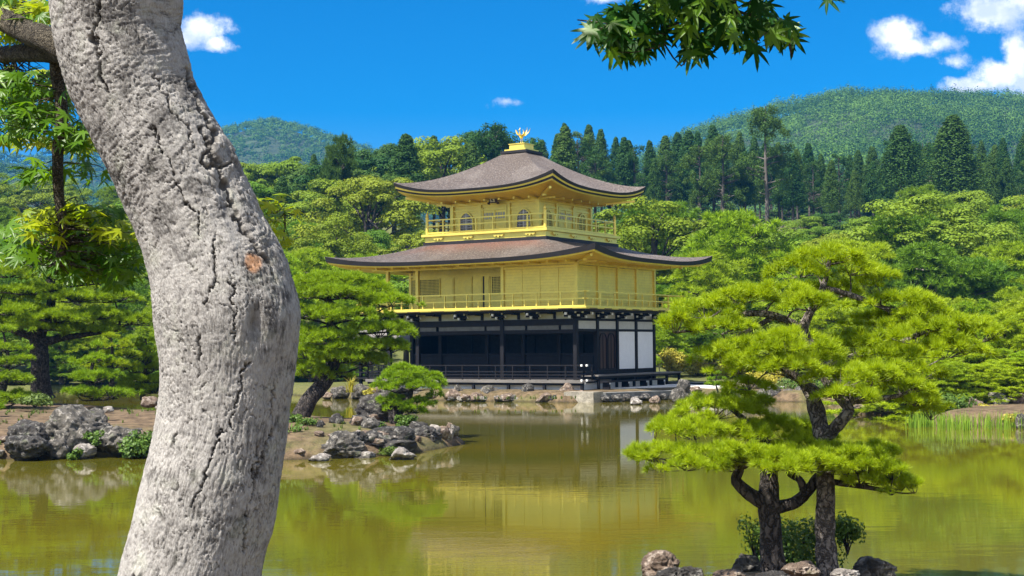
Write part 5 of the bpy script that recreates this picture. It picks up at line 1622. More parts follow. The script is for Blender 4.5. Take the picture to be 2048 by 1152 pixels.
# ------------------------------------------------------------------ woodland behind: prototypes, then one object per tree
def clump_tree(kind, seed):
    """prototype meshes (trunk, crown) of unit height 1 with base at the origin; kind: broad, cedar, pine, tall"""
    r = np.random.default_rng(seed)
    tb = Tubes(); fo = Foliage()
    if kind == 'broad':
        Wd = r.uniform(.36, .46)
        tb.add(spline(np.array([(0, 0, -.06), (r.normal() * .02, 0, .25), (r.normal() * .04, .0, .55), (0, 0, .85)]), 10), np.linspace(.028, .008, 10), 7, .1)
        nc = 46
        cs = []
        for k in range(nc):
            d = rand_dirs(1, r)[0]; d[2] = d[2] * .9 + .15
            q = r.uniform(.55, 1.0)
            ph = math.atan2(d[1], d[0])
            lob = 1 + .26 * math.sin(3 * ph + seed) + .20 * math.sin(2 * ph + 2 * seed) + .14 * math.sin(7 * ph + seed) * (1 if d[2] > 0 else -1)
            c = np.array([d[0] * Wd * q * lob, d[1] * Wd * q * lob, .60 + d[2] * .36 * q])
            cs.append(c)
        for k, c in enumerate(cs):
            rad = r.uniform(.045, .135)
            n = 400
            d = rand_dirs(n, r); d[:, 2] = np.where(d[:, 2] < -.3, -d[:, 2], d[:, 2])
            P = c + d * (r.random((n, 1)) ** .35) * rad * (1.15, 1.15, .75)
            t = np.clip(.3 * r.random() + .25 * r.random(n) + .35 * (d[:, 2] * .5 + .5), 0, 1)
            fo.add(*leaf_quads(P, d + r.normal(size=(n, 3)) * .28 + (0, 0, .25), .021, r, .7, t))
            if k % 3 == 0:
                tb.add(spline(np.array([(0, 0, .35 + .3 * r.random()), c * (.5, .5, .9), c]), 6), np.linspace(.010, .003, 6), 5)
    elif kind == 'cedar':
        tb.add(np.array([(0, 0, z) for z in np.linspace(-.08, .98, 12)]), np.linspace(.016, .002, 12), 7, .05)
        low = r.uniform(.34, .5)
        n_b = 120
        for k in range(n_b):
            u = (k + r.random()) / n_b
            z = low + (1 - low) * u ** .9
            Rr = .140 * (1 - u) ** .85 * r.uniform(.6, 1.2) + .010
            if u < .12: Rr *= .8
            a = k * 2.399 + r.normal() * .3
            c = np.array([math.cos(a) * Rr * .72, math.sin(a) * Rr * .72, z - Rr * .2])
            n = 130
            d = rand_dirs(n, r)
            P = c + d * (r.random((n, 1)) ** .4) * (Rr * .42 + .014) * (1, 1, .85)
            P[:, 2] -= .25 * np.hypot(P[:, 0] - c[0], P[:, 1] - c[1])
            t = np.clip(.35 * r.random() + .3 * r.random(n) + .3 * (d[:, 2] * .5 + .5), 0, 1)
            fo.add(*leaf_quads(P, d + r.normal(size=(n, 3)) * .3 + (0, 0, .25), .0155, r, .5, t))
        for k in range(9):
            a = r.uniform(0, 6.28); z = r.uniform(.12, low); L = r.uniform(.02, .07)
            tb.add(np.array([(0, 0, z), (math.cos(a) * L, math.sin(a) * L, z + .02 * r.normal())]), [.004, .0015], 4)
    elif kind == 'tall':
        tb.add(spline(np.array([(0, 0, -.05), (.004, 0, .3), (-.004, 0, .6), (.004, 0, .97)]), 14), np.linspace(.020, .004, 14), 8, .08)
        for k in range(26):
            u = r.random(); z = .40 + .58 * u; a = k * 2.4
            Rr = (.15 * math.sin(math.pi * min(1, .25 + u * .75)) + .03) * r.uniform(.6, 1.1)
            c = np.array([math.cos(a) * Rr, math.sin(a) * Rr, z])
            tb.add(spline(np.array([(0, 0, z - .04), c * (.6, .6, 1) + (0, 0, -.012), c]), 5), np.linspace(.006, .002, 5), 5)
            for j in range(4):
                c2 = c + r.normal(size=3) * (.03, .03, .028); n = 110
                d = rand_dirs(n, r)
                P = c2 + d * (r.random((n, 1)) ** .4) * .036
                P[:, 2] -= .3 * np.hypot(P[:, 0] - c2[0], P[:, 1] - c2[1])
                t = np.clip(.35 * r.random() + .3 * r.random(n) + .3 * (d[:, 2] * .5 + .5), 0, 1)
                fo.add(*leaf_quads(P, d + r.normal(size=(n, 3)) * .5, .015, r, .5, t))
        for k in range(12):
            a = r.uniform(0, 6.28); z = r.uniform(.15, .5); L = r.uniform(.03, .09)
            tb.add(np.array([(0, 0, z), (math.cos(a) * L * .6, math.sin(a) * L * .6, z + .01), (math.cos(a) * L, math.sin(a) * L, z + .03 * r.normal())]), [.004, .003, .001], 4)
    else:
        x = 0; y = 0; path = []
        for t in np.linspace(0, 1, 9):
            path.append((.05 * math.sin(3 * t + seed) * t, .05 * math.sin(4 * t + 2 * seed) * t, -.05 + t, .030 * (1 - .85 * t) + .002))
        path = np.array(path); tb.add(path[:, :3], path[:, 3], 8, .1)
        for k in range(30):
            u = .24 + .74 * (k / 29) ** .9; a = k * 2.4 + r.normal() * .3
            rad = .40 * (1 - ((u - .24) / .76) ** 1.6) ** .6 * r.uniform(.45, 1.0)
            p = path[min(8, int(u * 8.5))][:3]
            c = np.array([p[0] + math.cos(a) * rad, p[1] + math.sin(a) * rad, u * .97 + r.normal() * .012])
            tb.add(spline(np.array([p - (0, 0, .03), (p + c) / 2 - (0, 0, .02), c]), 6), np.linspace(.011, .003, 6), 5)
            rp = r.uniform(.10, .16)
            P, D, t = pad_points(c, rp, rp, r.uniform(.07, .11), 96, r, .3)
            fo.add(*tuft_blades(P, D, .044, 12, .0070, r, .75, t))
    return tb, fo


protos = {}
for kind, seeds in (('broad', (1, 2, 3, 4, 5)), ('cedar', (11, 12, 13, 14)), ('pine', (21, 22, 23, 24, 25)), ('tall', (31, 32, 33))):
    protos[kind] = [clump_tree(kind, s) for s in seeds]
_made = {}
placed = []


def plant(kind, idx, mat, bark, x, y, H, rz, wide=1.0, base=None):
    key = (kind, idx, mat)
    if key not in _made:
        root = bpy.data.objects.new({'broad': 'broadleaf_tree', 'cedar': 'cedar_tree', 'pine': 'pine_tree', 'tall': 'cedar_tree'}[kind], None)
        link(root)
        tb, fo = protos[kind][idx]
        tb.build('trunk', M[bark], root); fo.build('crown', M[mat], root)
        _made[key] = root
        out = root
    else:
        src = _made[key]
        out = src.copy(); COL.objects.link(out)
        for ch in src.children:
            c = ch.copy(); COL.objects.link(c); c.parent = out
    out.location = (x, y, tz(x, y) - .1 if base is None else base)
    out.scale = (H * wide, H * wide, H)
    out.rotation_euler = (0, 0, rz)
    return out


RF = np.random.default_rng(77)


def row(xs, tops, D0, D1, step, x0, x1, picks, lab, group, wide=(.85, 1.15), jy=14, minH=3.0, skip=None, sink=0.0):
    x = x0
    while x < x1:
        px = x + RF.uniform(-.3, .3) * step; D = RF.uniform(D0, D1); roll_ = RF.random()
        x += step * RF.uniform(.8, 1.2)
        if skip and skip(px): continue
        yt = np.interp(px, xs, tops) + RF.uniform(-.5, 1.0) * jy
        p = at(px, yt, D)
        g = tz(p[0], D)
        H = max(minH, p[2] - g)
        kind, mat, bark = picks[RF.integers(len(picks))]
        o = plant(kind, int(RF.integers(len(protos[kind]))), mat, bark, p[0], D, H * (1 + sink), RF.uniform(0, 6.28), RF.uniform(*wide), base=g - .1 - sink * H)
        placed.append((o, px, kind, mat, lab, group))


TA = ('tall', 'cedar', 'cedar_bark'); CE = ('cedar', 'cedar', 'cedar_bark'); BR = ('broad', 'broad', 'dark_bark'); BY_ = ('broad', 'broad_yellow', 'dark_bark'); PB = ('pine', 'pine_bright', 'pine_bark'); PI = ('pine', 'pine_mid', 'pine_bark'); PD = ('pine', 'pine_dark', 'pine_bark'); BC = ('broad', 'cedar', 'dark_bark')
back_x = [0, 150, 300, 440, 500, 560, 640, 700, 760, 800, 860, 920, 990, 1040, 1090, 1130, 1200, 1260, 1320, 1390, 1440, 1480, 1530, 1580, 1640, 1700, 1760, 1800, 1850, 1900, 1950, 2048, 2200]
back_y = [352, 360, 372, 325, 318, 318, 305, 288, 305, 282, 266, 262, 246, 268, 292, 258, 258, 268, 272, 268, 258, 262, 275, 288, 300, 305, 300, 268, 285, 245, 285, 272, 270]
row(back_x, np.array(back_y) - 4, 226, 240, 26, 1060, 2120, [CE, CE, TA, CE, CE], 'back row', 'cedars of the forest edge', (.85, 1.25), 18)
row(back_x, np.array(back_y) + 70, 250, 262, 52, 1060, 2120, [BC], 'deep row', 'cedars of the forest edge', (1.2, 1.7), 20)
row(back_x, np.array(back_y) + 16, 206, 220, 36, 1080, 2120, [CE, CE, CE, TA, CE], 'second row', 'cedars of the forest edge', (.9, 1.35), 34)
row([1060, 2100], [412, 400], 236, 246, 44, 1260, 2120, [BC], 'under row', 'dark undergrowth trees below the cedars', (1.5, 2.2), 14, 2.0, sink=.22)
row(back_x, back_y, 190, 215, 40, 630, 1080, [CE, BC, TA, CE, TA], 'back row', 'tall trees behind the pavilion', (.8, 1.15), 8)
row(back_x, np.array(back_y) + 14, 170, 186, 60, 640, 1080, [BC, CE, BR], 'third row', 'tall trees behind the pavilion', (.85, 1.2), 20)
row(back_x, back_y, 190, 220, 60, -60, 640, [BR, BC, BR, BY_, PD], 'back row', 'woodland trees at the far end of the pond', (.9, 1.3), 10)
mx = [0, 200, 440, 560, 640, 700, 740, 790, 1000, 1290, 1400, 1450, 1560, 1700, 1760, 1850, 1950, 2048, 2200]
my = [410, 405, 350, 355, 365, 345, 330, 350, 350, 405, 450, 445, 455, 430, 392, 360, 382, 372, 372]
row(mx, my, 148, 168, 62, -60, 860, [BR, BC, PD, BR, CE, BY_], 'middle row', 'rounded trees above the pond', (.95, 1.4), 26)
row(mx, my, 146, 165, 60, 1270, 2130, [BR, BC, PD, BR, BY_, CE], 'middle row', 'rounded trees above the pond', (1.0, 1.4), 22)
cx_ = [0, 300, 440, 560, 640, 760, 900, 1290, 1330, 1400, 1500, 1600, 1700, 1800, 1900, 2048, 2200]
cy_ = [470, 480, 420, 425, 420, 430, 470, 410, 405, 440, 440, 455, 430, 420, 425, 430, 430]
row(cx_, cy_, 114, 132, 84, -60, 900, [BR, BY_, PD, PI, BR], 'front row', 'trees on the slope above the pond', (.95, 1.35), 26)
row(cx_, cy_, 114, 130, 78, 1280, 2130, [PD, BR, PI, PD, BY_], 'front row', 'trees on the slope above the pond', (1.0, 1.35), 26)
dx_ = [-60, 300, 560, 640, 720, 1330, 1420, 1500, 1600, 1700, 1800, 1900, 2000, 2200]
dy_ = [540, 560, 500, 510, 520, 545, 510, 520, 505, 490, 490, 505, 500, 500]
row(dx_, dy_, 96, 104, 84, -70, 760, [PI, PI, PI, PD, BR], 'shore row', 'trees along the far shore', (1.1, 1.5), 24)
row(dx_, dy_, 92, 104, 80, 1340, 2130, [PI, PB, PD], 'shore row', 'trees along the far shore', (1.1, 1.45), 26)
row([1500, 1700, 2100], [620, 600, 570], 74, 86, 66, 1560, 2130, [PI, PB, PI, BY_], 'garden row', 'garden pines of the reed shore', (1.2, 1.6), 30)
row([1780, 2100], [650, 610], 56, 64, 74, 1790, 2140, [PI, PB], 'water row', 'garden pines of the reed shore', (1.5, 2.0), 30)
row([1700, 2100], [720, 700], 51.5, 55, 62, 1800, 2140, [PB, PI], 'bank row', 'garden pines of the reed shore', (2.0, 2.8), 24, 1.0)
row([0, 300, 700, 830, 1300, 1340, 2100], [650, 660, 670, 600, 660, 670, 670], 93, 97, 60, -60, 700, [BR, PI, PD, BY_], 'low row', 'low trees along the far shore', (1.4, 1.9), 30, 1.5)
row([1300, 2100], [655, 650], 88, 92, 62, 1320, 2100, [BR, PI, PD, BY_], 'low row', 'low trees behind the gravel court', (1.4, 1.9), 26, 1.5)
row([-60, 700], [722, 728], 93.5, 95, 40, -70, 700, [BR, BR, BY_], 'shrub row', 'shrubs along the far shore', (2.2, 3.2), 14, 1.0, sink=.25)
row([1300, 2100], [705, 700], 86, 89, 46, 1480, 2120, [BR, BY_, BR], 'shrub row', 'shrubs behind the gravel court', (2.0, 3.0), 12, 1.0, sink=.25)
# single trees that stand out
for (px, yt, D, kind, idx, mat, bark, wd, lb) in [
        (1530, 203, 205, 'tall', 0, 'cedar', 'cedar_bark', 1.0, 'tallest dark cedar with long bare trunk, rising above the forest edge'),
        (1600, 428, 176, 'broad', 4, 'broad', 'dark_bark', 1.5, 'green tree just right of the tallest bare cedar trunk, filling the gap'),
        (1660, 420, 182, 'broad', 2, 'cedar', 'dark_bark', 1.5, 'dark green tree beside the gap right of the tallest bare cedar trunk'),
        (1905, 230, 200, 'cedar', 1, 'cedar', 'cedar_bark', 1.9, 'broad conical dark cedar standing highest at the far end of the forest edge'),
        (1800, 250, 202, 'cedar', 2, 'cedar', 'cedar_bark', 1.6, 'conical dark cedar halfway between the tallest cedar and the broad one'),
        (1130, 252, 192, 'cedar', 0, 'cedar', 'cedar_bark', 1.3, 'pointed dark cedar just beyond the golden bird'),
        (812, 268, 168, 'cedar', 3, 'cedar', 'cedar_bark', 1.5, 'pointed dark cedar above the tip of the upper roof'),
        (1445, 262, 207, 'tall', 0, 'cedar', 'cedar_bark', 1.1, 'second tall ragged cedar close beside the tallest bare-trunked cedar'),
        (1305, 398, 112, 'broad', 1, 'broad_yellow', 'dark_bark', 1.35, 'big yellow-green tree directly behind the eaves of the lower roof'),
        (735, 335, 142, 'broad', 2, 'broad_yellow', 'dark_bark', 1.1, 'bright yellow-green round tree at the tip of the upper roof'),
        (682, 280, 160, 'pine', 1, 'cedar', 'cedar_bark', .5, 'tall dark pine with pale trunk near the tip of the upper roof'),
        (990, 238, 186, 'tall', 0, 'cedar', 'cedar_bark', 1.15, 'tall open-crowned tree just behind the golden bird'),
        (1470, 425, 100, 'pine', 2, 'pine_mid', 'pine_bark', 1.2, 'upright green pine before the bare cedar trunks'),
        (1850, 385, 118, 'broad', 3, 'broad', 'dark_bark', 1.4, 'grey-green spreading tree high on the slope above the reed shore'),
        (810, 545, 92, 'broad', 0, 'broad', 'dark_bark', 1.3, 'green tree showing between the gold posts of the second storey')]:
    p = at(px, yt, D); H = p[2] - tz(p[0], D)
    o = plant(kind, idx, mat, bark, p[0], D, H, RF.uniform(0, 6), wd)
    tag(o, lb, 'tree')

ORD = ['first', 'second', 'third', 'fourth', 'fifth', 'sixth', 'seventh', 'eighth', 'ninth', 'tenth', 'eleventh', 'twelfth', 'thirteenth', 'fourteenth', 'fifteenth', 'sixteenth', 'seventeenth',
       'eighteenth', 'nineteenth', 'twentieth', 'twenty-first', 'twenty-second', 'twenty-third', 'twenty-fourth', 'twenty-fifth', 'twenty-sixth', 'twenty-seventh', 'twenty-eighth', 'twenty-ninth', 'thirtieth', 'thirty-first', 'thirty-second', 'thirty-third']


def zone(px):
    for lim, nm in ((440, 'near the grey trunk'), (800, 'between trunk and pavilion'), (1300, 'behind the pavilion'), (1700, 'between pavilion and islet')):
        if px < lim: return nm
    return 'beyond the islet pines'


LOOK = {('cedar', 'cedar'): 'dark slender cedar', ('tall', 'cedar'): 'ragged open-crowned cedar', ('broad', 'broad'): 'green rounded tree', ('broad', 'broad_yellow'): 'yellow-green rounded tree', ('broad', 'cedar'): 'dark rounded tree',
        ('pine', 'pine_mid'): 'fresh-green layered pine', ('pine', 'pine_bright'): 'lime-green layered pine', ('pine', 'pine_dark'): 'deep-green layered pine'}
buckets = {}
for rec in placed:
    buckets.setdefault((rec[4], zone(rec[1]), LOOK[(rec[2], rec[3])]), []).append(rec)
for (lab, zn, look), recs in buckets.items():
    recs.sort(key=lambda q: q[1])
    for i, rec in enumerate(recs):
        label = f'{look} in the {lab} {zn}' if len(recs) == 1 else f'{look} in the {lab} {zn}, {ORD[i]} from left'
        tag(rec[0], label, 'tree', rec[5])

# ------------------------------------------------------------------ wooded hills
def hill(name, sil, D, depth, fall, tree_h, crown_r, n, nleaf, leaf, seed, label, rough):
    """sil: silhouette (photo x, y) of the tree line, at distance D"""
    r = np.random.default_rng(seed)
    P = np.array([at(x, y, D) for x, y in sil]); hx, hz_ = P[:, 0], P[:, 2] - tree_h
    xs = np.linspace(hx[0], hx[-1], 70); vs = np.linspace(-1, .6, 26)
    X, Vv = np.meshgrid(xs, vs)

    def surf(X, Vv):
        top = np.interp(X.ravel(), hx, hz_).reshape(X.shape)
        nz = fbm(np.stack([X * rough, Vv * depth * rough, X * 0], -1).reshape(-1, 3), seed, 4).reshape(X.shape)
        prof = np.where(Vv < 0, 1 - (np.abs(Vv) ** 1.35), 1 - (Vv * 1.2) ** 2)
        base = 8.0
        gul = np.abs(fbm(np.stack([X * rough * .8 + 3, Vv * depth * rough * .25, X * 0], -1).reshape(-1, 3), seed + 9, 3).reshape(X.shape) - .5) * 2
        z = base + (top - base) * prof + ((nz - .62) * 46 + (gul - .5) * 70) * np.abs(Vv) ** .8 * (D / 900)
        return np.maximum(z, -30)
    Z = surf(X, Vv); Y = D + Vv * depth
    m, k = X.shape
    a, b = np.meshgrid(np.arange(m - 1), np.arange(k - 1), indexing='ij')
    q = np.stack([a * k + b, a * k + b + 1, (a + 1) * k + b + 1, (a + 1) * k + b], -1).reshape(-1, 4)
    tag(mesh_np('hills', np.stack([X, Y, Z], -1).reshape(-1, 3), [q], M['hill_ground'], None, True), kind='structure')
    tx = r.uniform(hx[0], hx[-1], n); tv = -r.random(n) ** 1.25 * .85 + .03
    zz = surf(tx, tv)
    C = np.stack([tx, D + tv * depth, zz + tree_h * .55], 1)
    rad = crown_r * r.uniform(.45, 1.5, n)
    C[:, 2] += (rad - crown_r) * .7
    con = r.random(n) < .12
    d = rand_dirs(n * nleaf, r); d[:, 2] = np.abs(d[:, 2]) * 1.1 - .15
    rep = np.repeat(np.arange(n), nleaf)
    s = r.random((n * nleaf, 1)) ** .3
    sc = np.where(con[:, None], np.array([.6, .6, 1.15]), np.array([1., 1., .85]))[rep]
    lp = C[rep] + d * s * rad[rep, None] * sc
    lp[:, :2] = np.where(con[rep, None], C[rep, :2] + (lp[:, :2] - C[rep, :2]) * np.clip(1.2 - (d[:, 2:3] * .9), .1, 1.2), lp[:, :2])
    patch = fbm(np.stack([tx * rough * 1.6, tv * depth * rough * 1.6, tx * 0], 1), seed + 4, 3)
    tint = np.clip((.45 * r.random(n) + 1.6 * (patch - .42))[rep] + .18 * r.random(n * nleaf) + .18 * d[:, 2] - np.where(con[rep], .15, 0), 0, 1)
    V, Fc, t = leaf_quads(lp, d + r.normal(size=(n * nleaf, 3)) * .16 + (0, 0, .12), leaf, r, .8, tint)
    o = mesh_np('forest', V, [Fc], M['hill'], None, True, {'tint': t})
    tag(o, label, 'forest', kind='stuff')


M['hill_ground'] = plain('hill_ground', (0.035, 0.055, 0.018), 0.95, var=.4, scale=.05, bmp=0)
hill('hills', [(1100, 420), (1250, 330), (1380, 262), (1450, 238), (1560, 205), (1650, 190), (1780, 186), (1900, 182), (1980, 190), (2048, 206), (2250, 250)], 900, 520, 1, 8, 5.4, 4600, 120, .85, 5,
     'broad wooded hill rising behind the cedars', .012)
hill('hills', [(60, 420), (330, 330), (440, 256), (480, 243), (545, 233), (590, 241), (650, 262), (720, 282), (780, 302), (860, 345), (1000, 400)], 1300, 550, 1, 8, 4.2, 4600, 60, 1.15, 6,
     'blue-green wooded hill between the grey trunk and the roof', .007)
hill('hills', [(-300, 300), (-60, 290), (60, 308), (130, 284), (200, 300), (300, 330), (420, 370)], 1600, 500, 1, 8, 4.5, 2600, 40, 1.9, 7, 'faint far blue hill behind the maple leaves', .004)
hill('hills', [(-200, 330), (-40, 318), (40, 326), (110, 346), (200, 380), (300, 420)], 900, 350, 1, 8, 4.0, 1500, 60, 1.0, 8, 'nearer green hill shoulder behind the maple leaves', .009)

# ------------------------------------------------------------------ the old tree in the foreground
DT = 3.3
left = [(-700, 140), (-400, 118), (-150, 98), (0, 105), (90, 116), (180, 140), (280, 184), (380, 234), (480, 275), (560, 296), (640, 311), (720, 322), (800, 322), (880, 309), (960, 290), (1050, 268), (1152, 240), (1300, 215), (1500, 190), (1900, 140), (2150, 60), (2260, -10)]
right = [(-700, 330), (-400, 345), (-150, 360), (0, 362), (60, 360), (110, 374), (190, 400), (260, 440), (330, 480), (400, 511), (480, 546), (550, 577), (620, 594), (690, 593), (780, 584), (870, 572), (960, 560), (1050, 545), (1152, 524), (1300, 510), (1500, 505), (1900, 530), (2150, 600), (2260, 680)]
lx = np.array(left, float); rx_ = np.array(right, float)
ysamp = np.concatenate([np.linspace(-700, -70, 40, endpoint=False), np.linspace(-70, 1200, 520, endpoint=False), np.linspace(1200, 2260, 50)])


def smooth_interp(tab):
    s = spline(tab, 400)
    return np.interp(ysamp, s[:, 0], s[:, 1])


xl, xr = smooth_interp(lx), smooth_interp(rx_)
cxp, wpx_ = (xl + xr) / 2, xr - xl
cen = np.array([at(x, y, DT + .0) for x, y in zip(cxp, ysamp)])
rad = wpx_ / 2 * DT / F_PX
Tn = unit(np.gradient(cen, axis=0))
ker = np.ones(31) / 31
Tn = unit(np.stack([np.convolve(np.pad(Tn[:, k], 15, mode='edge'), ker, 'valid') for k in range(3)], 1))
slant = np.sqrt(np.maximum(.5, Tn[:, 2] ** 2))           # horizontal width -> true radius
SEG = 420
ang = np.linspace(0, 2 * np.pi, SEG, endpoint=False)
fwd = np.array([0, 1.0, 0])
side = unit(np.cross(Tn, fwd)); fw = np.cross(side, Tn)
nr = len(ysamp)
A, I = np.meshgrid(ang, np.arange(nr))
arc = np.concatenate([[0], np.cumsum(np.linalg.norm(np.diff(cen, axis=0), axis=1))])
R0 = (rad * slant)[:, None]
u_ = A * .17; v_ = np.broadcast_to(arc[:, None], A.shape)
nrm = np.cos(A)[..., None] * side[:, None] + np.sin(A)[..., None] * fw[:, None]
base = cen[:, None] + nrm * R0[..., None]
flat = base.reshape(-1, 3)
uf, vf = u_.ravel(), v_.ravel()
pxy = project(flat)
PX, PY = pxy[:, 0], pxy[:, 1]
facing = (nrm.reshape(-1, 3)[:, 1] < 0.15)
lump = fbm(flat * 5.0, 41, 3) - .5
lump2 = fbm(flat * 16.0, 43, 3) - .5
wu = fbm(np.stack([uf * 14, vf * 14, uf * 0], 1), 45, 3) - .5
wv = fbm(np.stack([uf * 14, vf * 14, uf * 0 + 7], 1), 46, 3) - .5
lower = smooth(PY + 120 * wu, 430, 640)
# horizontal wrinkles above, vertical ridges below
hw = fbm(np.stack([uf * 26 + wu * .8, vf * 125 + wv * 3.5 + uf * 18, uf * 0], 1), 51, 4)
vw = fbm(np.stack([uf * 130 + wu * 5.0, vf * 24 + wv, uf * 0], 1), 53, 4)
rid = lambda n: 1 - np.abs(2 * n - 1)
wr = (1 - lower) * rid(hw) + lower * rid(vw)
wr2 = (1 - lower) * rid(fbm(np.stack([uf * 70 + wu * 2, vf * 300 + wv * 6 + uf * 40, uf * 0], 1), 55, 3)) + lower * rid(fbm(np.stack([uf * 300 + wu * 7, vf * 70, uf * 0], 1), 57, 3))
d1, d2, cv = worley2(uf * (34 + 24 * lower) + wu * 2.2, vf * (52 - 26 * lower) + wv * 2.2, 61)
edge = d2 - d1
plates = smooth(edge, 0.02, 0.16)
thr = fbm(np.stack([uf * 9, vf * 9, uf * 0], 1), 63, 3)
ecr = (1 - smooth(edge, 0.0, 0.055)) * smooth(thr, .50, .62)
e1, e2, ev = worley2(uf * 36 + wu * 5.0 + .6 * (fbm(np.stack([uf * 60, vf * 30, uf * 0], 1), 66, 2) - .5), vf * 9 + wv * 3.5, 67)
longcr = (1 - smooth(e2 - e1, 0.0, 0.034)) * smooth(fbm(np.stack([uf * 11, vf * 6, uf * 0 + 3], 1), 69, 3), .36, .48)


def crack_px(lines):
    c = np.zeros(len(PX))
    jx = (fbm(np.stack([PX * .05, PY * .05, PX * 0], 1), 71, 5, .62) - .5) * 34
    jy = (fbm(np.stack([PX * .06, PY * .06, PX * 0 + 5], 1), 73, 5, .62) - .5) * 26
    for pts, wd in lines:
        P = np.array(pts, float)
        d = np.full(len(PX), 1e9)
        tot = 0
        for k in range(len(P) - 1):
            ex, ey = P[k + 1] - P[k]
            t = np.clip(((PX + jx - P[k][0]) * ex + (PY + jy - P[k][1]) * ey) / (ex * ex + ey * ey), 0, 1)
            d = np.minimum(d, np.hypot(PX + jx - P[k][0] - t * ex, PY + jy - P[k][1] - t * ey))
        wl = wd * (.16 + .75 * fbm(np.stack([PY * .035, PX * 0, PX * 0 + wd], 1), 75, 2))
        c = np.maximum(c, 1 - smooth(d, wl * .35, wl))
    return c * facing


mainc = crack_px([([(193, -80), (196, 0), (194, 45), (188, 88), (200, 110), (207, 150), (218, 185)], 7),
                  ([(372, 140), (393, 190), (408, 228), (430, 262), (424, 292), (436, 332), (470, 415), (500, 468), (530, 520), (552, 566)], 11),
                  ([(402, 250), (420, 300), (408, 330), (450, 330), (462, 322)], 9),
                  ([(350, 362), (368, 400), (392, 424), (400, 470)], 4), ([(300, 250), (330, 310), (345, 350)], 3), ([(310, 145), (330, 200), (370, 255), (395, 300)], 3.5),
                  ([(430, 470), (428, 520), (436, 560), (412, 610)], 4.5), ([(462, 560), (470, 620), (466, 690)], 4), ([(400, 665), (395, 720)], 4), ([(360, 640), (372, 700)], 3),
                  ([(440, 860), (415, 940), (380, 1010)], 4), ([(500, 720), (470, 800), (460, 860)], 4), ([(520, 900), (500, 1000), (485, 1100)], 4.5), ([(350, 870), (338, 890)], 5), ([(548, 760), (540, 860), (515, 960)], 4)])
flake = np.exp(-(((PX - 445) / 42) ** 2 + ((PY - 335) / 70) ** 2)) * facing + .8 * np.exp(-(((PX - 515) / 30) ** 2 + ((PY - 480) / 60) ** 2)) * facing
knot = np.exp(-(((PX - 511) / 15) ** 2 + ((PY - 645) / 34) ** 2)) * facing
bulge = np.exp(-(((PX - 555) / 55) ** 2 + ((PY - 640) / 70) ** 2)) * facing
bare = np.exp(-(((PX - 462 - (PY - 400) * .28) / 20) ** 2 + ((PY - 420) / 90) ** 2) ** 2) * facing
orange = .6 * (1 - smooth(np.hypot((PX - 503) / 1.2, PY - 522) + lump2 * 40, 5, 14)) * facing
quiet = 1 - .85 * bare
crack = np.clip(np.maximum.reduce([mainc, ecr * .8 * quiet, longcr * .9 * quiet, knot * .75 - .15]), 0, 1)
disp = (lump * .015 + lump2 * .005 + (wr - .6) * .0036 * quiet * (1 - .5 * flake) + (wr2 - .6) * .0022 * quiet + (plates - 1) * (.0005 + .003 * flake) * quiet + (cv - .5) * (.0006 + .010 * flake) - crack * (.005 + .008 * mainc)
        - knot * .016 + bulge * .008 - bare * .006)
fine = fbm(flat * 230.0, 81, 3)
disp += (fine - .5) * .0022 * quiet
V = flat + nrm.reshape(-1, 3) * disp[:, None]
tone = fbm(flat * 9.0, 91, 4); tone2 = fbm(np.stack([uf * 30, vf * 60, uf * 0], 1), 93, 4)
light = np.clip(.54 + (tone - .5) * 2.3 + (tone2 - .5) * 2.0 + (wr - .62) * 1.7 + (wr2 - .62) * 1.0 + .12 * lower + (cv - .5) * .12 + lump2 * .8, 0, 1)  # ridge light and furrow shade mixed into the random bark tone
light = np.where(bare > .3, np.clip(light + .2, 0, 1), light)
dark_spots = smooth(fbm(flat * 13.0 + 5, 95, 3), .60, .70) * (1 - lower)
light *= 1 - .7 * dark_spots
bark = np.stack([light, crack * .92, orange], 1)
ii, jj = np.meshgrid(np.arange(nr - 1), np.arange(SEG), indexing='ij')
tq = np.stack([ii * SEG + jj, ii * SEG + (jj + 1) % SEG, (ii + 1) * SEG + (jj + 1) % SEG, (ii + 1) * SEG + jj], -1).reshape(-1, 4)
base_pt = np.array([cen[-1][0], cen[-1][1], cen[-1][2]])
old = thing('old_tree', 'old leaning tree with fissured pale grey trunk crossing the whole picture', 'tree', base_pt)
mesh_np('trunk', V - base_pt, [tq], M['trunk'], old, True, {'bark': bark, 'barkuv': np.stack([uf, vf, uf * 0], 1)})


def limb(pts, r0, r1, D=None, mat='limb_bark', seg=12, n=30, wob=.12, parent=old):
    P = np.array([p if len(p) == 3 and D is None else at(p[0], p[1], p[2] if len(p) > 2 else D) for p in pts], float)
    s = spline(P, n)
    t = Tubes(); t.add(s, np.linspace(r0, r1, n), seg, wob, int(rng.integers(1e6)))
    o = t.build('branch', M[mat], parent, base_pt)
    return s


top = cen[0]
b1 = limb([(170, 120, 3.36), (100, 82, 3.42), (60, 66, 3.5), (10, 42, 3.6), (-80, 0, 3.8), (-220, -60, 4.0)], .034, .02, 3.4)
b2_ = limb([(150, 112, 3.36), (110, 106, 3.5), (50, 106, 3.62), (0, 110, 3.75), (-120, 118, 3.9)], .027, .018, 3.4)
b3 = limb([(112, 108, 3.52), (114, 150, 3.55), (124, 230, 3.55), (116, 300, 3.56), (117, 380, 3.56), (126, 460, 3.57), (118, 530, 3.58)], .0175, .011, 3.5, seg=10)
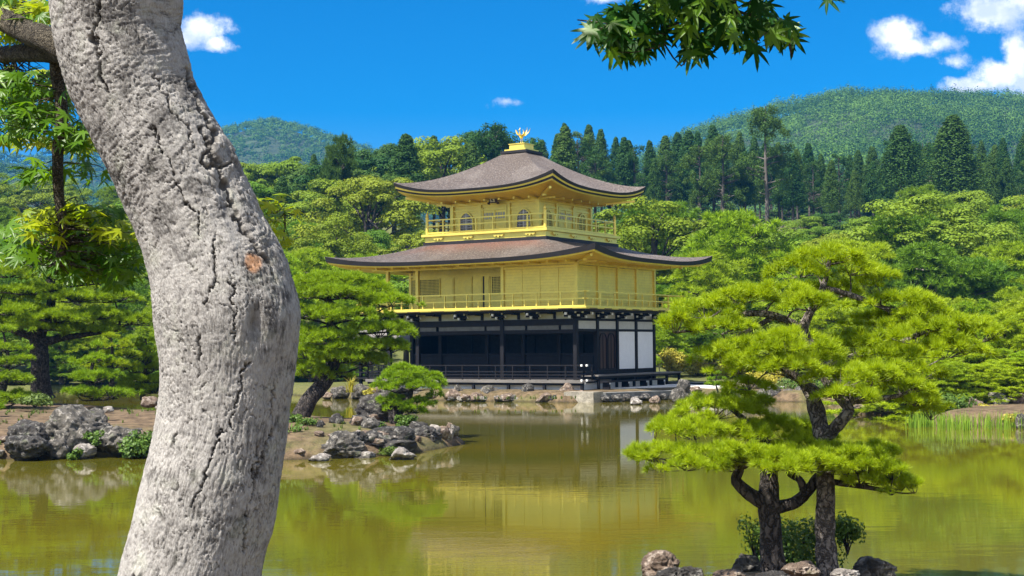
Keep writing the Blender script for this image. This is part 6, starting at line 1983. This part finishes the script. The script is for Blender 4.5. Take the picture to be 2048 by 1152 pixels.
# upper limbs above the picture that carry the crown
c1 = limb([tuple(top), tuple(top + (.35, -.15, .55)), tuple(top + (.9, -.4, 1.0)), tuple(top + (1.4, -.6, 1.05))], .075, .022, None)
c2 = limb([tuple(top), tuple(top + (-.3, .1, .6)), tuple(top + (-.9, .3, 1.0)), tuple(top + (-1.6, .4, 1.2))], .09, .03, None)
c3 = limb([tuple(top), tuple(top + (.1, .2, .8)), tuple(top + (.2, .5, 1.6))], .09, .03, None)

# palmate maple leaves
def leaf_template():
    lobes = [(-128, .42), (-86, .72), (-42, .95), (0, 1.06), (42, .95), (86, .72), (128, .42)]
    pts = [(0, -.06)]
    def pol(a, r): return (r * math.sin(math.radians(a)), r * math.cos(math.radians(a)))
    for i, (a, L) in enumerate(lobes):
        if i > 0:
            pts.append(pol((a + lobes[i - 1][0]) / 2, .30))
        pts.append(pol(a - 11 / max(L, .5) * .9, L * .56)); pts.append(pol(a - 5, L * .78)); pts.append(pol(a, L)); pts.append(pol(a + 5, L * .78)); pts.append(pol(a + 11 / max(L, .5) * .9, L * .56))
    P = np.array([(x, y, 0) for x, y in pts])
    r = np.hypot(P[:, 0], P[:, 1])
    P[:, 2] = -.22 * r ** 2 + .0
    P = np.vstack([[(0, 0, .03)], P])
    F = np.array([(0, i, i + 1) for i in range(1, len(P) - 1)] + [(0, len(P) - 1, 1)])
    return P, F


LP, LF = leaf_template()


def leaves(name, C, Nn, tipdir, size, mat, r, parent=old, tint=None):
    n = len(C)
    Nn = unit(Nn); t = unit(tipdir - Nn * np.sum(tipdir * Nn, 1, keepdims=True)); s = np.cross(t, Nn)
    sz = (size * r.uniform(.7, 1.2, n))[:, None, None]
    curl = r.uniform(.2, 1.8, n)[:, None, None]
    V = C[:, None] + sz * (LP[None, :, 0:1] * s[:, None] + LP[None, :, 1:2] * t[:, None] + curl * LP[None, :, 2:3] * Nn[:, None])
    k = len(LP)
    Fc = (np.arange(n)[:, None, None] * k + LF[None]).reshape(-1, 3)
    ti = np.repeat(tint if tint is not None else r.random(n), k)
    return mesh_np(name, V.reshape(-1, 3) - base_pt, [Fc], M[mat], parent, True, {'tint': ti})


def twigs(C, root_pts, r, rad=.0022):
    tb = Tubes()
    root_pts = np.asarray(root_pts)
    for c in C:
        q = root_pts[np.argmin(np.linalg.norm(root_pts - c, axis=1))]
        mid = (c + q) / 2 + r.normal(size=3) * .02
        tb.add(spline(np.array([q, mid, c]), 5), np.linspace(rad, rad * .35, 5), 4)
    return tb


def spray(boxes, n, D0, D1, size, mat, r, roots, droop=.6, face=.55, tint=None, name='foliage', rad=.0018, tw=.22):
    """boxes: (px, py, half-width, half-height, weight) regions of the photo the spray fills, between depths D0 and D1"""
    wts = np.array([b[4] for b in boxes], float); wts /= wts.sum()
    pick = r.choice(len(boxes), n, p=wts)
    C = []
    for k in pick:
        bx, by, hw_, hh, _ = boxes[k]
        a = r.uniform(0, 6.28); q = math.sqrt(r.random())
        C.append(at(bx + hw_ * q * math.cos(a), by + hh * q * math.sin(a), r.uniform(D0, D1)))
    C = np.array(C)
    Nn = np.stack([r.normal(size=n) * .45, -face + r.normal(size=n) * .3, .75 + r.normal(size=n) * .25], 1)
    tip = np.stack([r.normal(size=n) * .8, -.25 + r.normal(size=n) * .5, -droop + r.normal(size=n) * .3], 1)
    leaves(name, C, Nn, tip, size, mat, r, tint=tint)
    sub = C[r.random(n) < tw]
    if len(sub):
        twigs(sub, roots, r, rad).build('twig', M['limb_bark'], old, base_pt)
    return C


rl = np.random.default_rng(19)
# the hanging spray against the sky
main = limb([(1330, -330, 2.75), (1350, -160, 2.7), (1390, -60, 2.68), (1400, 10, 2.66), (1390, 60, 2.66)], .018, .003, 2.7, n=24)
limb([tuple(c1[-1]), tuple((c1[-1] + main[0]) / 2 + (0, 0, .25)), tuple(main[0])], .022, .018, None)
s1 = limb([(1400, -10, 2.66), (1470, 20, 2.66), (1540, 45, 2.65), (1585, 68, 2.64)], .004, .0012, 2.66, seg=6, n=14)
s2 = limb([(1385, -20, 2.67), (1310, 15, 2.68), (1240, 40, 2.7), (1195, 60, 2.7)], .004, .0012, 2.66, seg=6, n=14)
s3 = limb([(1395, 20, 2.67), (1340, 60, 2.66), (1330, 90, 2.66)], .003, .001, 2.66, seg=6, n=10)
roots = np.vstack([main, s1, s2, s3])
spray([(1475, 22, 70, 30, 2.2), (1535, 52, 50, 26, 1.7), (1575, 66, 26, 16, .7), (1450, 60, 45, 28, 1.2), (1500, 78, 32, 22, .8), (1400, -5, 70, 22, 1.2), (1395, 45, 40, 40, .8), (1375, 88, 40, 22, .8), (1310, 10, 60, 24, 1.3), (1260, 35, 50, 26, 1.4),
       (1215, 52, 36, 28, 1.1), (1245, 85, 40, 22, 1.1), (1300, 62, 40, 36, .9), (1300, 98, 22, 16, .4), (1190, 68, 14, 14, .3), (1405, 100, 26, 10, .3)], 150, 2.5, 2.85, .038, 'maple_shaded', rl, roots, .85, 1.5)
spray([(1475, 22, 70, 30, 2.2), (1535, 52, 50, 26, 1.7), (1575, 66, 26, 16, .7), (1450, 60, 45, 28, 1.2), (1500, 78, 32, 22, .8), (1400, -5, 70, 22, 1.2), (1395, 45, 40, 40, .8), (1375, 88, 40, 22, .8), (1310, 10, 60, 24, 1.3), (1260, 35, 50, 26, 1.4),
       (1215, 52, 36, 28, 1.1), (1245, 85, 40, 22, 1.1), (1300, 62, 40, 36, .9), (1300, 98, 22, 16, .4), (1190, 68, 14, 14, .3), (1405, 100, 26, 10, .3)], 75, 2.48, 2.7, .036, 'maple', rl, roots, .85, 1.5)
spray([(1390, -130, 230, 80, 1)], 420, 2.2, 2.9, .036, 'maple_shaded', rl, main[:8], .5, .3)
spray([(1665, -6, 14, 8, 1)], 4, 2.6, 2.7, .034, 'maple_shaded', rl, s1, .8, tw=0)
# leaves around the side branches behind the trunk
roots = np.vstack([b1, b2_, b3])
spray([(60, 30, 80, 34, 2), (20, 60, 50, 40, 1), (80, 20, 40, 20, 1)], 150, 3.55, 4.1, .040, 'maple_lit', rl, roots, .5)
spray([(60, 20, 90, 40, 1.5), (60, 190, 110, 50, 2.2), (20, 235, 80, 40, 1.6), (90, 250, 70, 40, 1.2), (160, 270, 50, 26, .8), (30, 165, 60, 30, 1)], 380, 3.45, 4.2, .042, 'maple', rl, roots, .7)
spray([(80, 160, 100, 36, 1), (100, 215, 90, 40, 1), (150, 285, 46, 16, 1), (40, 278, 60, 14, .8)], 120, 3.8, 4.4, .040, 'maple_lit', rl, roots, .6)
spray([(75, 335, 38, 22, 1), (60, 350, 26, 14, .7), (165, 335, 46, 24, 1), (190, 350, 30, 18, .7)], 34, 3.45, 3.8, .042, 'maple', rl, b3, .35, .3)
spray([(90, 430, 55, 16, 1), (150, 425, 60, 14, 1), (190, 450, 60, 24, 1.2), (230, 470, 40, 20, .8), (70, 455, 30, 20, .5), (150, 470, 70, 26, 1)], 260, 3.5, 4.2, .037, 'maple_lit', rl, b3, .3, .25)
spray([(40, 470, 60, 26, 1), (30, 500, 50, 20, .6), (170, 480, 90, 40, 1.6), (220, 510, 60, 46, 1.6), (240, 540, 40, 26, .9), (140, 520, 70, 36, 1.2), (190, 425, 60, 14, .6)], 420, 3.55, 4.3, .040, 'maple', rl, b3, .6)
lowb = limb([(300, 520, 3.5), (420, 470, 3.6), (520, 440, 3.7), (570, 425, 3.75)], .006, .0015, 3.5, seg=6, n=12)
spray([(540, 405, 40, 12, 1), (560, 425, 36, 16, 1), (570, 400, 26, 10, .5)], 30, 3.55, 3.9, .040, 'maple_lit', rl, lowb, .35, .3)
spray([(545, 425, 34, 16, 1), (535, 440, 26, 14, 1)], 18, 3.55, 3.9, .038, 'maple', rl, lowb, .5, .3)
spray([(550, 490, 26, 30, 1), (570, 480, 18, 14, .6), (545, 470, 24, 10, .5)], 34, 3.6, 3.9, .028, 'maple_lit', rl, lowb, .6, .3)
# crown overhead, out of the picture, shading its own lower leaves
C = []
for (cx0, cy0, cz0, rx0, ry0, rz0, n) in ((.2, 2.15, 4.35, 1.15, .6, .25, 640), (-2.8, 5.2, 5.6, 1.2, .9, .4, 260)):
    d = rand_dirs(n, rl) * (rl.random((n, 1)) ** .33); C.append(np.array((cx0, cy0, cz0)) + d * (rx0, ry0, rz0))
C = np.vstack(C); n = len(C)
leaves('foliage', C, np.stack([rl.normal(size=n) * .4, rl.normal(size=n) * .4, np.ones(n)], 1), np.stack([rl.normal(size=n), rl.normal(size=n), -.4 * np.ones(n)], 1), .045, 'maple', rl)

# ------------------------------------------------------------------ summer haze
hm = bpy.data.materials.new('summer_haze'); hm.use_nodes = True
hn = NT(hm.node_tree)
pv = hn.n('ShaderNodeVolumePrincipled', {'Color': (0.08, 0.42, 1.0), 'Density': 0.00016, 'Anisotropy': 0.0})
hn.n('ShaderNodeOutputMaterial', {'Volume': pv.outputs[0]})
hz_box = MB().box(-1300, 1300, -80, 2300, -32, 240).build('haze', hm)
tag(hz_box, kind='stuff')
